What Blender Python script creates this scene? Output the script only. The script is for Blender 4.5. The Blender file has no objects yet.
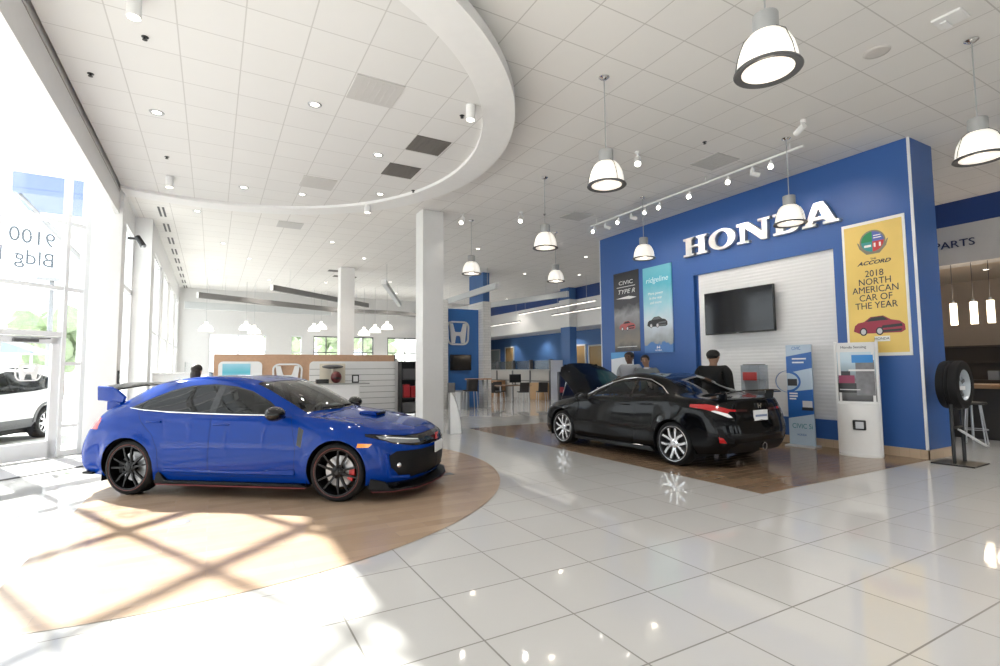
import bpy, bmesh, math, random
from mathutils import Vector, Matrix
random.seed(7)
SC = bpy.context.scene
COL = SC.collection
PI = math.pi
R = math.radians

# ------------------------------------------------------------------ materials
MATS = {}
def mat(name, col=(.8, .8, .8), rough=.5, metal=0., spec=.5, coat=0., emit=None, estr=0., noise=0., nscale=8., coat_r=.03):
    if name in MATS: return MATS[name]
    m = bpy.data.materials.new(name); m.use_nodes = True
    nt = m.node_tree; b = nt.nodes['Principled BSDF']
    b.inputs['Base Color'].default_value = (*col, 1)
    b.inputs['Roughness'].default_value = rough
    b.inputs['Metallic'].default_value = metal
    b.inputs['Specular IOR Level'].default_value = spec
    b.inputs['Coat Weight'].default_value = coat
    b.inputs['Coat Roughness'].default_value = coat_r
    if coat: b.inputs['Coat IOR'].default_value = 1.38
    if emit:
        b.inputs['Emission Color'].default_value = (*emit, 1)
        b.inputs['Emission Strength'].default_value = estr
    # a faint procedural variation keeps surfaces from being perfectly uniform
    tc = nt.nodes.new('ShaderNodeTexCoord'); n = nt.nodes.new('ShaderNodeTexNoise')
    n.inputs['Scale'].default_value = nscale; n.inputs['Detail'].default_value = 3
    nt.links.new(tc.outputs['Object'], n.inputs['Vector'])
    mx = nt.nodes.new('ShaderNodeMix'); mx.data_type = 'RGBA'
    k = noise if noise else .03
    mx.inputs[6].default_value = (*[c * (1 - k) for c in col], 1)
    mx.inputs[7].default_value = (*[min(1, c * (1 + k)) for c in col], 1)
    nt.links.new(n.outputs['Fac'], mx.inputs[0])
    nt.links.new(mx.outputs[2], b.inputs['Base Color'])
    MATS[name] = m
    return m

def glass(name, tint=(.9, .95, .95), trans=1., ior=1.5, rough=0., spec=1.):
    """Thin pane: tinted see-through mixed with a Fresnel reflection."""
    if name in MATS: return MATS[name]
    m = bpy.data.materials.new(name); m.use_nodes = True
    nt = m.node_tree; nt.nodes.clear()
    out = nt.nodes.new('ShaderNodeOutputMaterial')
    tr = nt.nodes.new('ShaderNodeBsdfTransparent'); tr.inputs[0].default_value = (*[c * trans for c in tint], 1)
    gl = nt.nodes.new('ShaderNodeBsdfGlossy'); gl.inputs['Roughness'].default_value = rough
    gl.inputs['Color'].default_value = (spec, spec, spec, 1)
    fr = nt.nodes.new('ShaderNodeFresnel')
    # same reflectance from both faces of the pane (no total internal reflection inside thin glass)
    ge = nt.nodes.new('ShaderNodeNewGeometry'); mr = nt.nodes.new('ShaderNodeMapRange')
    mr.inputs['To Min'].default_value = ior; mr.inputs['To Max'].default_value = 1 / ior
    nt.links.new(ge.outputs['Backfacing'], mr.inputs['Value']); nt.links.new(mr.outputs[0], fr.inputs[0])
    mx = nt.nodes.new('ShaderNodeMixShader')
    nt.links.new(fr.outputs[0], mx.inputs[0]); nt.links.new(tr.outputs[0], mx.inputs[1]); nt.links.new(gl.outputs[0], mx.inputs[2])
    nt.links.new(mx.outputs[0], out.inputs[0])
    MATS[name] = m
    return m

# ------------------------------------------------------------------ mesh builder
class MB:
    def __init__(s): s.bm = bmesh.new()
    def _mv(s, vs, M):
        if M is not None: bmesh.ops.transform(s.bm, matrix=M, verts=vs)
        return s
    def box(s, x0, x1, y0, y1, z0, z1, bev=0., M=None, seg=2):
        b = bmesh.new()
        bmesh.ops.create_cube(b, size=1)
        for v in b.verts:
            v.co = Vector((x0 + (v.co.x + .5) * (x1 - x0), y0 + (v.co.y + .5) * (y1 - y0), z0 + (v.co.z + .5) * (z1 - z0)))
        if bev > 0:
            bmesh.ops.bevel(b, geom=b.edges[:], offset=min(bev, .45 * min(abs(x1 - x0), abs(y1 - y0), abs(z1 - z0))), segments=seg, affect='EDGES', profile=.5)
        return s.add(b, M)
    def add(s, b, M=None):
        if M is not None: bmesh.ops.transform(b, matrix=M, verts=b.verts[:])
        mp = {}
        for v in b.verts: mp[v] = s.bm.verts.new(v.co)
        for f in b.faces:
            try: s.bm.faces.new([mp[v] for v in f.verts]).smooth = f.smooth
            except ValueError: pass
        b.free(); return s
    def prism(s, pts, d0, d1, axis='y', M=None, bev=0., seg=1):
        """Polygon pts (2-D) extruded between d0 and d1 along axis. axis y: pts=(x,z); x: (y,z); z: (x,y)."""
        b = bmesh.new()
        def P(p, d): return {'y': (p[0], d, p[1]), 'x': (d, p[0], p[1]), 'z': (p[0], p[1], d)}[axis]
        a = [b.verts.new(P(p, d0)) for p in pts]; c = [b.verts.new(P(p, d1)) for p in pts]
        n = len(pts)
        f1 = b.faces.new(a); f2 = b.faces.new(c[::-1])
        for i in range(n): b.faces.new((a[i], c[i], c[(i + 1) % n], a[(i + 1) % n]))
        bmesh.ops.recalc_face_normals(b, faces=b.faces[:])
        if bev > 0: bmesh.ops.bevel(b, geom=b.edges[:], offset=bev, segments=seg, affect='EDGES', profile=.5)
        bmesh.ops.triangulate(b, faces=[f for f in b.faces if len(f.verts) > 4])
        return s.add(b, M)
    def lathe(s, prof, n=32, M=None, cap=True):
        """prof: list of (r,z) spun about Z."""
        b = bmesh.new(); rings = []
        for r, z in prof:
            if r < 1e-6: rings.append([b.verts.new((0, 0, z))])
            else: rings.append([b.verts.new((r * math.cos(2 * PI * i / n), r * math.sin(2 * PI * i / n), z)) for i in range(n)])
        for A, B in zip(rings, rings[1:]):
            for i in range(n):
                j = (i + 1) % n
                if len(A) == 1 and len(B) == 1: continue
                if len(A) == 1: f = b.faces.new((A[0], B[j], B[i]))
                elif len(B) == 1: f = b.faces.new((A[i], A[j], B[0]))
                else: f = b.faces.new((A[i], A[j], B[j], B[i]))
                f.smooth = True
        bmesh.ops.recalc_face_normals(b, faces=b.faces[:])
        return s.add(b, M)
    def cyl(s, r, z0, z1, n=24, M=None, r2=None):
        r2 = r if r2 is None else r2
        return s.lathe([(0, z0), (r, z0), (r2, z1), (0, z1)], n, M)
    def rod(s, a, b_, r, n=10, r2=None):
        a = Vector(a); b_ = Vector(b_); d = b_ - a
        M = Matrix.Translation(a) @ d.to_track_quat('Z', 'Y').to_matrix().to_4x4()
        return s.cyl(r, 0, d.length, n, M, r2)
    def path(s, pts, r, n=8):
        for a, b_ in zip(pts, pts[1:]): s.rod(a, b_, r, n)
        for p in pts[1:-1]: s.ball(p, r, 8, 6)
        return s
    def ball(s, c, r, nu=16, nv=10, sc=(1, 1, 1), M=None):
        b = bmesh.new(); bmesh.ops.create_uvsphere(b, u_segments=nu, v_segments=nv, radius=1)
        for v in b.verts: v.co = Vector((c[0] + v.co.x * r * sc[0], c[1] + v.co.y * r * sc[1], c[2] + v.co.z * r * sc[2]))
        for f in b.faces: f.smooth = True
        return s.add(b, M)
    def quad(s, *p):
        s.bm.faces.new([s.bm.verts.new(q) for q in p]); return s
    def build(s, name, m, parent=None, smooth=None, mod=None, loc=None):
        me = bpy.data.meshes.new(name); s.bm.to_mesh(me); s.bm.free()
        me.materials.append(m)
        o = bpy.data.objects.new(name, me); COL.objects.link(o)
        if parent is not None: o.parent = parent
        if loc is not None: o.location = loc
        if smooth is not None:
            sh_smooth(o, smooth)
        return o

def sh_smooth(o, ang=35):
    me = o.data
    for p in me.polygons: p.use_smooth = True
    try: me.set_sharp_from_angle(angle=R(ang))
    except Exception: pass

def box(name, m, x0, x1, y0, y1, z0, z1, parent=None, bev=0.): return MB().box(x0, x1, y0, y1, z0, z1, bev).build(name, m, parent)

def tag(o, label=None, cat=None, group=None, kind=None):
    if label: o['label'] = label
    if cat: o['category'] = cat
    if group: o['group'] = group
    if kind: o['kind'] = kind
    return o
def thing(name, label, cat, loc=(0, 0, 0), rz=0., group=None, kind=None):
    o = bpy.data.objects.new(name, None); COL.objects.link(o)
    o.empty_display_size = .1
    o.location = loc; o.rotation_euler = (0, 0, rz)
    return tag(o, label, cat, group, kind)
def structure(o): o['kind'] = 'structure'; return o
def copy_tree(o, parent=None):
    c = o.copy(); COL.objects.link(c)
    if parent is not None: c.parent = parent
    for ch in list(o.children): copy_tree(ch, c)
    return c
def text(name, body, m, parent, size, loc, rot, ext=.002, align='CENTER', sx=1., shear=0., bold=0., space=1., line=1.):
    """Lettering as a mesh. rot = euler of the text plane (text lies in local XY, facing +Z)."""
    cu = bpy.data.curves.new(name, 'FONT'); cu.body = body; cu.size = size; cu.extrude = ext
    cu.align_x = align; cu.align_y = 'CENTER'; cu.shear = shear; cu.offset = bold; cu.space_character = space; cu.space_line = line
    cu.resolution_u = 3
    tmp = bpy.data.objects.new(name, cu); COL.objects.link(tmp)
    dg = bpy.context.evaluated_depsgraph_get(); dg.update()
    me = bpy.data.meshes.new_from_object(tmp.evaluated_get(dg))
    bpy.data.objects.remove(tmp)
    me.name = name; me.materials.clear(); me.materials.append(m)
    o = bpy.data.objects.new(name, me); COL.objects.link(o)
    o.parent = parent; o.location = loc; o.rotation_euler = rot; o.scale = (sx, 1, 1)
    return o
def inpoly(p, poly):
    x, y = p; c = False; n = len(poly)
    for i in range(n):
        x1, y1 = poly[i]; x2, y2 = poly[i - 1]
        if (y1 > y) != (y2 > y) and x < (x2 - x1) * (y - y1) / (y2 - y1) + x1: c = not c
    return c
# ------------------------------------------------------------------ cars
def hermite_row(P, t, sub):
    """Non-uniform Catmull-Rom through P with parameters t; sub samples per span."""
    n = len(P); m = []
    for i in range(n):
        if i == 0: m.append((P[1] - P[0]) / (t[1] - t[0]))
        elif i == n - 1: m.append((P[-1] - P[-2]) / (t[-1] - t[-2]))
        else:
            h0 = t[i] - t[i - 1]; h1 = t[i + 1] - t[i]
            m.append(((P[i] - P[i - 1]) / h0 * h1 + (P[i + 1] - P[i]) / h1 * h0) / (h0 + h1))
    out = []
    for i in range(n - 1):
        h = t[i + 1] - t[i]
        for k in range(sub[i]):
            s = k / sub[i]; s2 = s * s; s3 = s2 * s
            out.append(P[i] * (2 * s3 - 3 * s2 + 1) + m[i] * h * (s3 - 2 * s2 + s) + P[i + 1] * (-2 * s3 + 3 * s2) + m[i + 1] * h * (s3 - s2))
    out.append(P[-1].copy())
    return out

def loft(net, su=8, sv=5, push=None):
    """net[col][row] of 3-D points -> bmesh of the half body (y>=0)."""
    nc, nr = len(net), len(net[0])
    net = [[Vector(p) for p in c] for c in net]
    def params(lines):
        n = len(lines[0]); t = [0.]
        for i in range(1, n):
            t.append(t[-1] + max(1e-3, sum((l[i] - l[i - 1]).length for l in lines) / len(lines)))
        return t
    tv = params(net)
    tu = params([[net[c][r] for c in range(nc)] for r in range(nr)])
    subu = [max(3, min(14, round((tu[i + 1] - tu[i]) / .04))) for i in range(nc - 1)]
    cols = [hermite_row(c, tv, [sv] * (nr - 1)) for c in net]
    NV = len(cols[0])
    rows = [hermite_row([cols[c][r] for c in range(nc)], tu, subu) for r in range(NV)]
    NU = len(rows[0])
    bm = bmesh.new(); V = [[None] * NU for _ in range(NV)]
    for r in range(NV):
        for u in range(NU):
            p = rows[r][u]
            if u in (0, NU - 1) or r == NV - 1: p.y = 0
            p.y = max(0, p.y)
            if push: push(p)
            V[r][u] = bm.verts.new(p)
    for r in range(NV - 1):
        for u in range(NU - 1):
            try: bm.faces.new((V[r][u], V[r][u + 1], V[r + 1][u + 1], V[r + 1][u]))
            except ValueError: pass
    bmesh.ops.remove_doubles(bm, verts=bm.verts[:], dist=1e-4)
    bmesh.ops.recalc_face_normals(bm, faces=bm.faces[:])
    up = max(bm.faces, key=lambda f: f.calc_center_median().z)
    if up.normal.z < 0: bmesh.ops.reverse_faces(bm, faces=bm.faces[:])
    return bm

AX = {'side': (0, 2, 1), 'front': (1, 2, 0), 'plan': (0, 1, 2)}
def cut(bm, poly, view, ok, tagid, lay):
    """Cut the surface along poly (2-D in view) on faces passing ok(center,normal) and tag the faces inside."""
    a, b, d = AX[view]
    n = len(poly)
    for i in range(n):
        p, q = poly[i], poly[(i + 1) % n]
        lo = (min(p[0], q[0]) - .003, min(p[1], q[1]) - .003); hi = (max(p[0], q[0]) + .003, max(p[1], q[1]) + .003)
        fs = []
        for f in bm.faces:
            c = f.calc_center_median()
            if not ok(c, f.normal): continue
            xs = [v.co[a] for v in f.verts]; ys = [v.co[b] for v in f.verts]
            if max(xs) < lo[0] or min(xs) > hi[0] or max(ys) < lo[1] or min(ys) > hi[1]: continue
            fs.append(f)
        if not fs: continue
        es = list({e for f in fs for e in f.edges}); vs = list({v for f in fs for v in f.verts})
        co = [0, 0, 0]; co[a] = p[0]; co[b] = p[1]
        no = [0, 0, 0]; no[a] = -(q[1] - p[1]); no[b] = q[0] - p[0]
        bmesh.ops.bisect_plane(bm, geom=fs + es + vs, dist=2e-4, plane_co=co, plane_no=no)
    for f in bm.faces:
        c = f.calc_center_median()
        if ok(c, f.normal) and inpoly((c[a], c[b]), poly): f[lay] = tagid

def extract(bm, lay, ids, mirror='both', gap=0., off=0., thick=0.):
    """New bmesh with the faces whose tag is in ids. mirror: 'both' weld halves, 'L' as is, 'R' mirrored."""
    o = bmesh.new(); mp = {}
    for f in bm.faces:
        if f[lay] in ids:
            vs = []
            for v in f.verts:
                if v not in mp: mp[v] = o.verts.new(v.co + v.normal * off)
                vs.append(mp[v])
            try: o.faces.new(vs)
            except ValueError: pass
    if mirror in ('both', 'R'):
        half = o.verts[:]; hf = o.faces[:]
        mm = {v: o.verts.new((v.co.x, -v.co.y, v.co.z)) for v in half}
        for f in hf:
            try: o.faces.new([mm[v] for v in reversed(f.verts)])
            except ValueError: pass
        if mirror == 'R': bmesh.ops.delete(o, geom=half, context='VERTS')
        else: bmesh.ops.remove_doubles(o, verts=[v for v in o.verts if abs(v.co.y) < 1e-4], dist=2e-4)
    o.normal_update()
    if gap > 0 and o.faces:
        r = bmesh.ops.inset_region(o, faces=o.faces[:], thickness=gap, use_boundary=True, use_even_offset=False)
        bmesh.ops.delete(o, geom=r['faces'], context='FACES')
    for f in o.faces: f.smooth = True
    return o

def bm_obj(bm, name, m, parent, ang=40):
    me = bpy.data.meshes.new(name); bm.to_mesh(me); bm.free(); me.materials.append(m)
    o = bpy.data.objects.new(name, me); COL.objects.link(o); o.parent = parent
    sh_smooth(o, ang)
    return o

def circ(cx, cz, r, n=30): return [(cx + r * math.cos(2 * PI * i / n), cz + r * math.sin(2 * PI * i / n)) for i in range(n)]

def make_wheel(parent, x, y, side, rad, rimr, kind, mats, front):
    """side=+1 left, -1 right; outer face towards side*y."""
    tire_m, rim_m, acc_m, disc_m, cal_m = mats
    M = Matrix.Translation((x, y, rad)) @ Matrix.Rotation(-side * PI / 2, 4, 'X')   # local +Z -> outward
    w = .118
    t = MB().lathe([(rimr - .01, -w * .9), (rimr + .01, -w), (rad - .03, -w), (rad - .008, -w * .86), (rad, -w * .7), (rad, -.035), (rad - .006, -.03), (rad, -.025),
                    (rad, .025), (rad - .006, .03), (rad, .035), (rad, w * .7), (rad - .008, w * .86), (rad - .03, w), (rimr + .012, w), (rimr, w * .9), (rimr - .012, w * .82), (rimr - .012, -w * .9)], 56, M).build('wheel', tire_m, parent, 40)
    b = MB().lathe([(rimr + .004, w * .93), (rimr - .004, w * 1.0), (rimr - .02, w * .97), (rimr - .024, w * .8), (rimr - .03, .03), (rimr - .05, -.04), (rimr - .03, -.1)], 56, M)
    b.build('rim_barrel', rim_m if kind == 'black' else disc_m, t, 40)
    if kind == 'black':
        ln = MB().lathe([(rimr - .001, w * .97), (rimr + .003, w * 1.01), (rimr + .007, w * .98)], 56, M); ln.build('rim_stripe', acc_m, t, 40)
    if kind != 'black':
        MB().lathe([(rimr - .016, w * .96), (rimr + .002, w * 1.0), (rimr + .006, w * .97), (rimr - .02, w * .9)], 56, M).build('rim_lip', rim_m, t, 40)
    n = 5
    sp = MB(); pk = MB()
    for i in range(n):
        a0 = 2 * PI * i / n + PI / 2 + (.1 if not front else -.3)
        for s in (-1, 1):
            if kind == 'black':
                ah, ar = a0 + s * .28, a0 + s * .24
                wh, wr = .013, .009
            else:
                ah, ar = a0 + s * .10, a0 + s * .36
                wh, wr = .016, .019
            rh, rr = .045, rimr - .012
            p = []
            for (r_, a_, wd, z) in ((rh, ah, wh, .082), (rr * .55, ah * .55 + ar * .45, (wh + wr) / 2, .104), (rr, ar, wr, .1)):
                c, s_ = math.cos(a_), math.sin(a_)
                p.append((Vector((r_ * c - wd * s_ * -1, r_ * s_ + wd * c * -1, z)), Vector((r_ * c + wd * s_ * -1, r_ * s_ - wd * c * -1, z))))
            bb = bmesh.new()
            top = [(bb.verts.new(q[0]), bb.verts.new(q[1])) for q in p]
            bot = [(bb.verts.new(q[0] - Vector((0, 0, .03))), bb.verts.new(q[1] - Vector((0, 0, .03)))) for q in p]
            for k in range(2):
                bb.faces.new((top[k][0], top[k][1], top[k + 1][1], top[k + 1][0])); bb.faces.new((bot[k][0], bot[k + 1][0], bot[k + 1][1], bot[k][1]))
                bb.faces.new((top[k][0], top[k + 1][0], bot[k + 1][0], bot[k][0])); bb.faces.new((top[k][1], bot[k][1], bot[k + 1][1], top[k + 1][1]))
            bmesh.ops.recalc_face_normals(bb, faces=bb.faces[:])
            sp.add(bb, M)
    sp.build('spokes', rim_m, t, 30)
    hb = MB().lathe([(.078, .05), (.074, .085), (.05, .097), (.034, .1), (.032, .106), (0, .108)], 28, M)
    for i in range(5):
        a = 2 * PI * i / 5 + .4
        hb.cyl(.011, .08, .102, 8, M @ Matrix.Translation((.056 * math.cos(a), .056 * math.sin(a), 0)))
    hb.build('hub_cap', rim_m, t, 40)
    MB().lathe([(.09, .0), (.175, .0), (.178, .008), (.175, .016), (.09, .016), (.06, .02), (.06, -.03)], 40, M).build('brake_disc', disc_m, t, 40)
    ca = MB(); aa = (-.15 if side < 0 else PI + .15) if front else (PI if side < 0 else 0.)
    for k in range(7):
        a = aa + (k - 3) * .13
        ca.box(.125, .19, -.0125, .0125, -.012, .05, .004, M @ Matrix.Rotation(a, 4, 'Z'))
    ca.build('brake_caliper', cal_m if front else tire_m, t, 30)
    return t

def make_seat(parent, x, y, m):
    s = MB().box(x - .25, x + .27, y - .25, y + .25, .28, .46, .06)
    s.box(-.07, .07, -.24, .24, 0, .62, .06, Matrix.Translation((x - .24, y, .42)) @ Matrix.Rotation(R(-18), 4, 'Y'))
    o = s.build('seat', m, parent, 50)
    MB().box(-.05, .05, -.13, .13, .66, .84, .045, Matrix.Translation((x - .24, y, .42)) @ Matrix.Rotation(R(-18), 4, 'Y')).build('headrest', m, o, 50)
    return o

def mirror_pts(p): return [(x, -y) for x, y in p]

def build_car(spec, root):
    """spec: dict with net, cuts, materials. Makes the parts of a car as children of root."""
    net = spec['net']; mats = spec['mats']; rad = spec['rad']
    def push(p):
        for wx in spec['axles']:
            d = math.hypot(p.x - wx, p.z - rad)
            if p.y > .6 and p.z < .85:
                k = math.exp(-((d - spec['arch']) / .06) ** 2)
                p.y += spec['flare'] * k
        if spec.get('push'): spec['push'](p)
    bm = loft(net, push=push)
    lay = bm.faces.layers.int.new('tag')
    side_ok = lambda c, n: c.y > .45 and abs(n.y) > .2
    ids = {}
    for i, (nm, poly, view, ok, kind) in enumerate(spec['cuts']):
        ids[nm] = i + 1
        cut(bm, poly, view, ok, i + 1, lay)
    for wx in spec['axles']:
        cut(bm, circ(wx, rad + .005, spec['arch'], 36), 'side', lambda c, n: c.y > .5 and c.z < .9, 99, lay)
    bm.normal_update()
    out = {}
    holes = {v for k, v in ids.items() if k.split('.')[0] in spec['glass_names']}
    # dark lining right behind the panels closes the shut lines
    lin = extract(bm, lay, {f[lay] for f in bm.faces} - holes - {99} - {ids[k] for k in spec.get('open', ())}, 'both', off=-.014)
    bm_obj(lin, 'inner_shell', mats['black'], root)
    bodyids = {0}
    o = bm_obj(extract(bm, lay, bodyids, 'both', gap=0.), 'body', mats['paint'], root)
    out['body'] = o
    for nm, poly, view, ok, kind in spec['cuts']:
        base = nm.split('.')[0]; m = mats[spec['part_mats'].get(nm, spec['part_mats'].get(base, 'paint'))]
        gap = spec['gaps'].get(base, .0); off = spec['offs'].get(base, 0.); th = spec['thick'].get(base, 0.)
        if kind == 'center':
            e = extract(bm, lay, {ids[nm]}, 'both', gap, off, th)
            if e.faces: out[nm] = bm_obj(e, base, m, root)
        else:
            for sd in ('L', 'R'):
                e = extract(bm, lay, {ids[nm]}, sd, gap, off, th)
                if e.faces: out[nm + sd] = bm_obj(e, base, m, root)
    bm.free()
    # wheel wells and floor pan
    for wx in spec['axles']:
        for s in (1, -1):
            b = MB(); A = spec['arch'] + .012; n = 20
            prof = [(wx + A * math.cos(PI * k / n - .0), rad + A * math.sin(PI * k / n)) for k in range(n + 1)]
            pr = [(prof[0][0], .16)] + prof + [(prof[-1][0], .16)]
            y0, y1 = s * .5, s * spec['welly']
            for p, q in zip(pr, pr[1:]): b.quad((p[0], y0, p[1]), (q[0], y0, q[1]), (q[0], y1, q[1]), (p[0], y1, p[1]))
            b.bm.faces.new([b.bm.verts.new((p[0], y0, p[1])) for p in pr])
            b.build('wheel_well', mats['black'], root)
            make_wheel(root, wx, s * spec['track'], s, rad, spec['rimr'], spec['wheel'], mats['wheel'], wx > 0)
    MB().prism([(2.02, .17), (2.02, .2), (.99, .24), (.98, .5), (-.98, .5), (-.99, .24), (-2.0, .3), (-2.0, .26), (-.95, .19), (.95, .17)], -.78, .78, 'y').build('underbody', mats['black'], root)
    # cabin
    for y in (.36, -.36): make_seat(root, .0, y, mats['seat'])
    b = MB().box(-.95, -.6, -.6, .6, .3, .5, .06); b.box(-.06, .06, -.62, .62, 0, .5, .05, Matrix.Translation((-1.0, 0, .46)) @ Matrix.Rotation(R(-22), 4, 'Y'))
    b.build('rear_bench', mats['seat'], root, 50)
    b = MB().prism([(.98, .62), (.98, .93), (.86, .95), (.6, .93), (.52, .86), (.55, .72), (.7, .6)], -.74, .74, 'y', None, .015); b.build('dashboard', mats['trimblack'], root, 40)
    Ms = Matrix.Translation((.40, spec.get('driver', .36), .86)) @ Matrix.Rotation(R(-65), 4, 'Y')
    b = MB()
    for k in range(20):
        a, c = 2 * PI * k / 20, 2 * PI * (k + 1) / 20
        b.rod(Ms @ Vector((.18 * math.cos(a), .18 * math.sin(a), 0)), Ms @ Vector((.18 * math.cos(c), .18 * math.sin(c), 0)), .015, 8)
    for a in (0, PI, PI * 1.5): b.rod(Ms @ Vector((0, 0, -.02)), Ms @ Vector((.18 * math.cos(a), .18 * math.sin(a), 0)), .014, 6)
    b.ball(Ms @ Vector((0, 0, -.02)), .06); b.build('steering_wheel', mats['trimblack'], root, 50)
    return out

def mirror_unit(parent, x, y, z, s, m_shell, m_glass):
    b = MB().ball((x, y + s * .10, z), 1, 20, 12, (.115, .135, .085))
    for v in b.bm.verts:
        if v.co.x < x - .045: v.co.x = x - .045
    b.box(-.03, .03, -.09, .09, -.015, .015, .008, Matrix.Translation((x - .01, y - s * .03, z - .055)))
    o = b.build('door_mirror', m_shell, parent, 50)
    MB().ball((x - .046, y + s * .10, z), 1, 16, 8, (.004, .112, .066)).build('mirror_glass', m_glass, o, 50)
    return o
# ------------------------------------------------------------------ car shapes (x forward, y left, z up, origin between the axles on the ground)
def rows_std(x, r0z=.19, y=(.86, .905, .925, .915, .888), z=(.29, .44, .64, .84)):
    return [(x, y[0], r0z)] + [(x, yy, zz) for yy, zz in zip(y[1:], z)]
FRONT = [
 [(2.20,0,.17),(2.27,0,.27),(2.29,0,.42),(2.28,0,.56),(2.235,0,.675),(2.13,0,.75),(1.98,0,.80),(1.80,0,.845),(1.62,0,.885)],
 [(2.17,.35,.17),(2.235,.36,.27),(2.255,.37,.42),(2.245,.37,.56),(2.20,.37,.675),(2.09,.36,.75),(1.95,.32,.803),(1.78,.2,.848),(1.60,0,.888)],
 [(2.06,.64,.17),(2.12,.67,.27),(2.135,.68,.42),(2.115,.68,.56),(2.06,.67,.68),(1.97,.64,.757),(1.86,.5,.812),(1.72,.3,.858),(1.57,0,.893)],
 [(1.86,.82,.18),(1.90,.855,.28),(1.90,.868,.42),(1.88,.868,.57),(1.83,.845,.70),(1.76,.775,.785),(1.70,.62,.836),(1.62,.36,.872),(1.53,0,.90)],
 [(1.62,.86,.19),(1.62,.90,.29),(1.62,.915,.43),(1.62,.915,.58),(1.61,.895,.74),(1.55,.80,.84),(1.50,.65,.870),(1.46,.38,.90),(1.43,0,.918)],
 [(1.35,.86,.19),(1.35,.90,.29),(1.35,.918,.43),(1.35,.925,.60),(1.35,.91,.78),(1.30,.82,.88),(1.27,.67,.906),(1.25,.40,.932),(1.24,0,.945)],
 [(1.05,.86,.19),(1.05,.89,.29),(1.05,.908,.44),(1.05,.922,.62),(1.05,.912,.81),(1.03,.84,.912),(1.03,.70,.938),(1.06,.42,.958),(1.08,0,.97)],
 rows_std(.88, y=(.86,.90,.918,.912,.887), z=(.29,.44,.64,.83)) + [(.87,.855,.93),(.90,.74,.957),(.97,.42,.978),(1.01,0,.988)],
]
HATCH = FRONT + [
 rows_std(.80, y=(.86,.90,.918,.912,.887), z=(.29,.44,.64,.835)) + [(.79,.857,.935),(.82,.745,.985),(.93,.42,1.008),(.97,0,1.018)],
 rows_std(.50, y=(.86,.90,.918,.912,.887), z=(.29,.44,.65,.845)) + [(.5,.858,.945),(.54,.705,1.13),(.66,.41,1.165),(.70,0,1.178)],
 rows_std(.10, y=(.86,.90,.918,.912,.887), z=(.29,.44,.655,.855)) + [(.1,.858,.955),(.14,.635,1.305),(.22,.37,1.343),(.26,0,1.355)],
 rows_std(-.40, y=(.86,.90,.918,.912,.887), z=(.29,.44,.66,.86)) + [(-.4,.860,.967),(-.4,.605,1.372),(-.4,.35,1.42),(-.4,0,1.434)],
 rows_std(-.90, y=(.86,.902,.920,.914,.890), z=(.29,.44,.66,.865)) + [(-.9,.864,.985),(-.9,.595,1.352),(-.9,.35,1.405),(-.9,0,1.42)],
 rows_std(-1.35, y=(.86,.91,.935,.938,.912), z=(.29,.44,.66,.87)) + [(-1.35,.87,1.01),(-1.35,.60,1.275),(-1.35,.35,1.335),(-1.35,0,1.352)],
 rows_std(-1.72, .22, y=(.85,.89,.91,.922,.905), z=(.31,.46,.66,.865)) + [(-1.66,.83,1.02),(-1.66,.63,1.125),(-1.66,.36,1.19),(-1.66,0,1.21)],
 [(-2.02,.80,.24),(-2.06,.84,.33),(-2.08,.85,.47),(-2.04,.845,.66),(-1.94,.82,.86),(-1.84,.75,1.0),(-1.83,.6,1.055),(-1.82,.36,1.085),(-1.81,0,1.10)],
 [(-2.14,.58,.25),(-2.19,.6,.34),(-2.22,.62,.47),(-2.16,.62,.66),(-2.06,.6,.86),(-1.95,.57,.99),(-1.92,.48,1.03),(-1.9,.3,1.045),(-1.88,0,1.06)],
 [(-2.2,.3,.25),(-2.25,.31,.34),(-2.28,.32,.47),(-2.22,.32,.66),(-2.11,.31,.86),(-1.99,.3,.99),(-1.96,.25,1.015),(-1.94,.15,1.028),(-1.92,0,1.035)],
 [(-2.21,0,.25),(-2.265,0,.34),(-2.29,0,.47),(-2.23,0,.66),(-2.12,0,.86),(-2.0,0,.99),(-1.98,0,1.01),(-1.96,0,1.02),(-1.94,0,1.028)],
]
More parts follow.
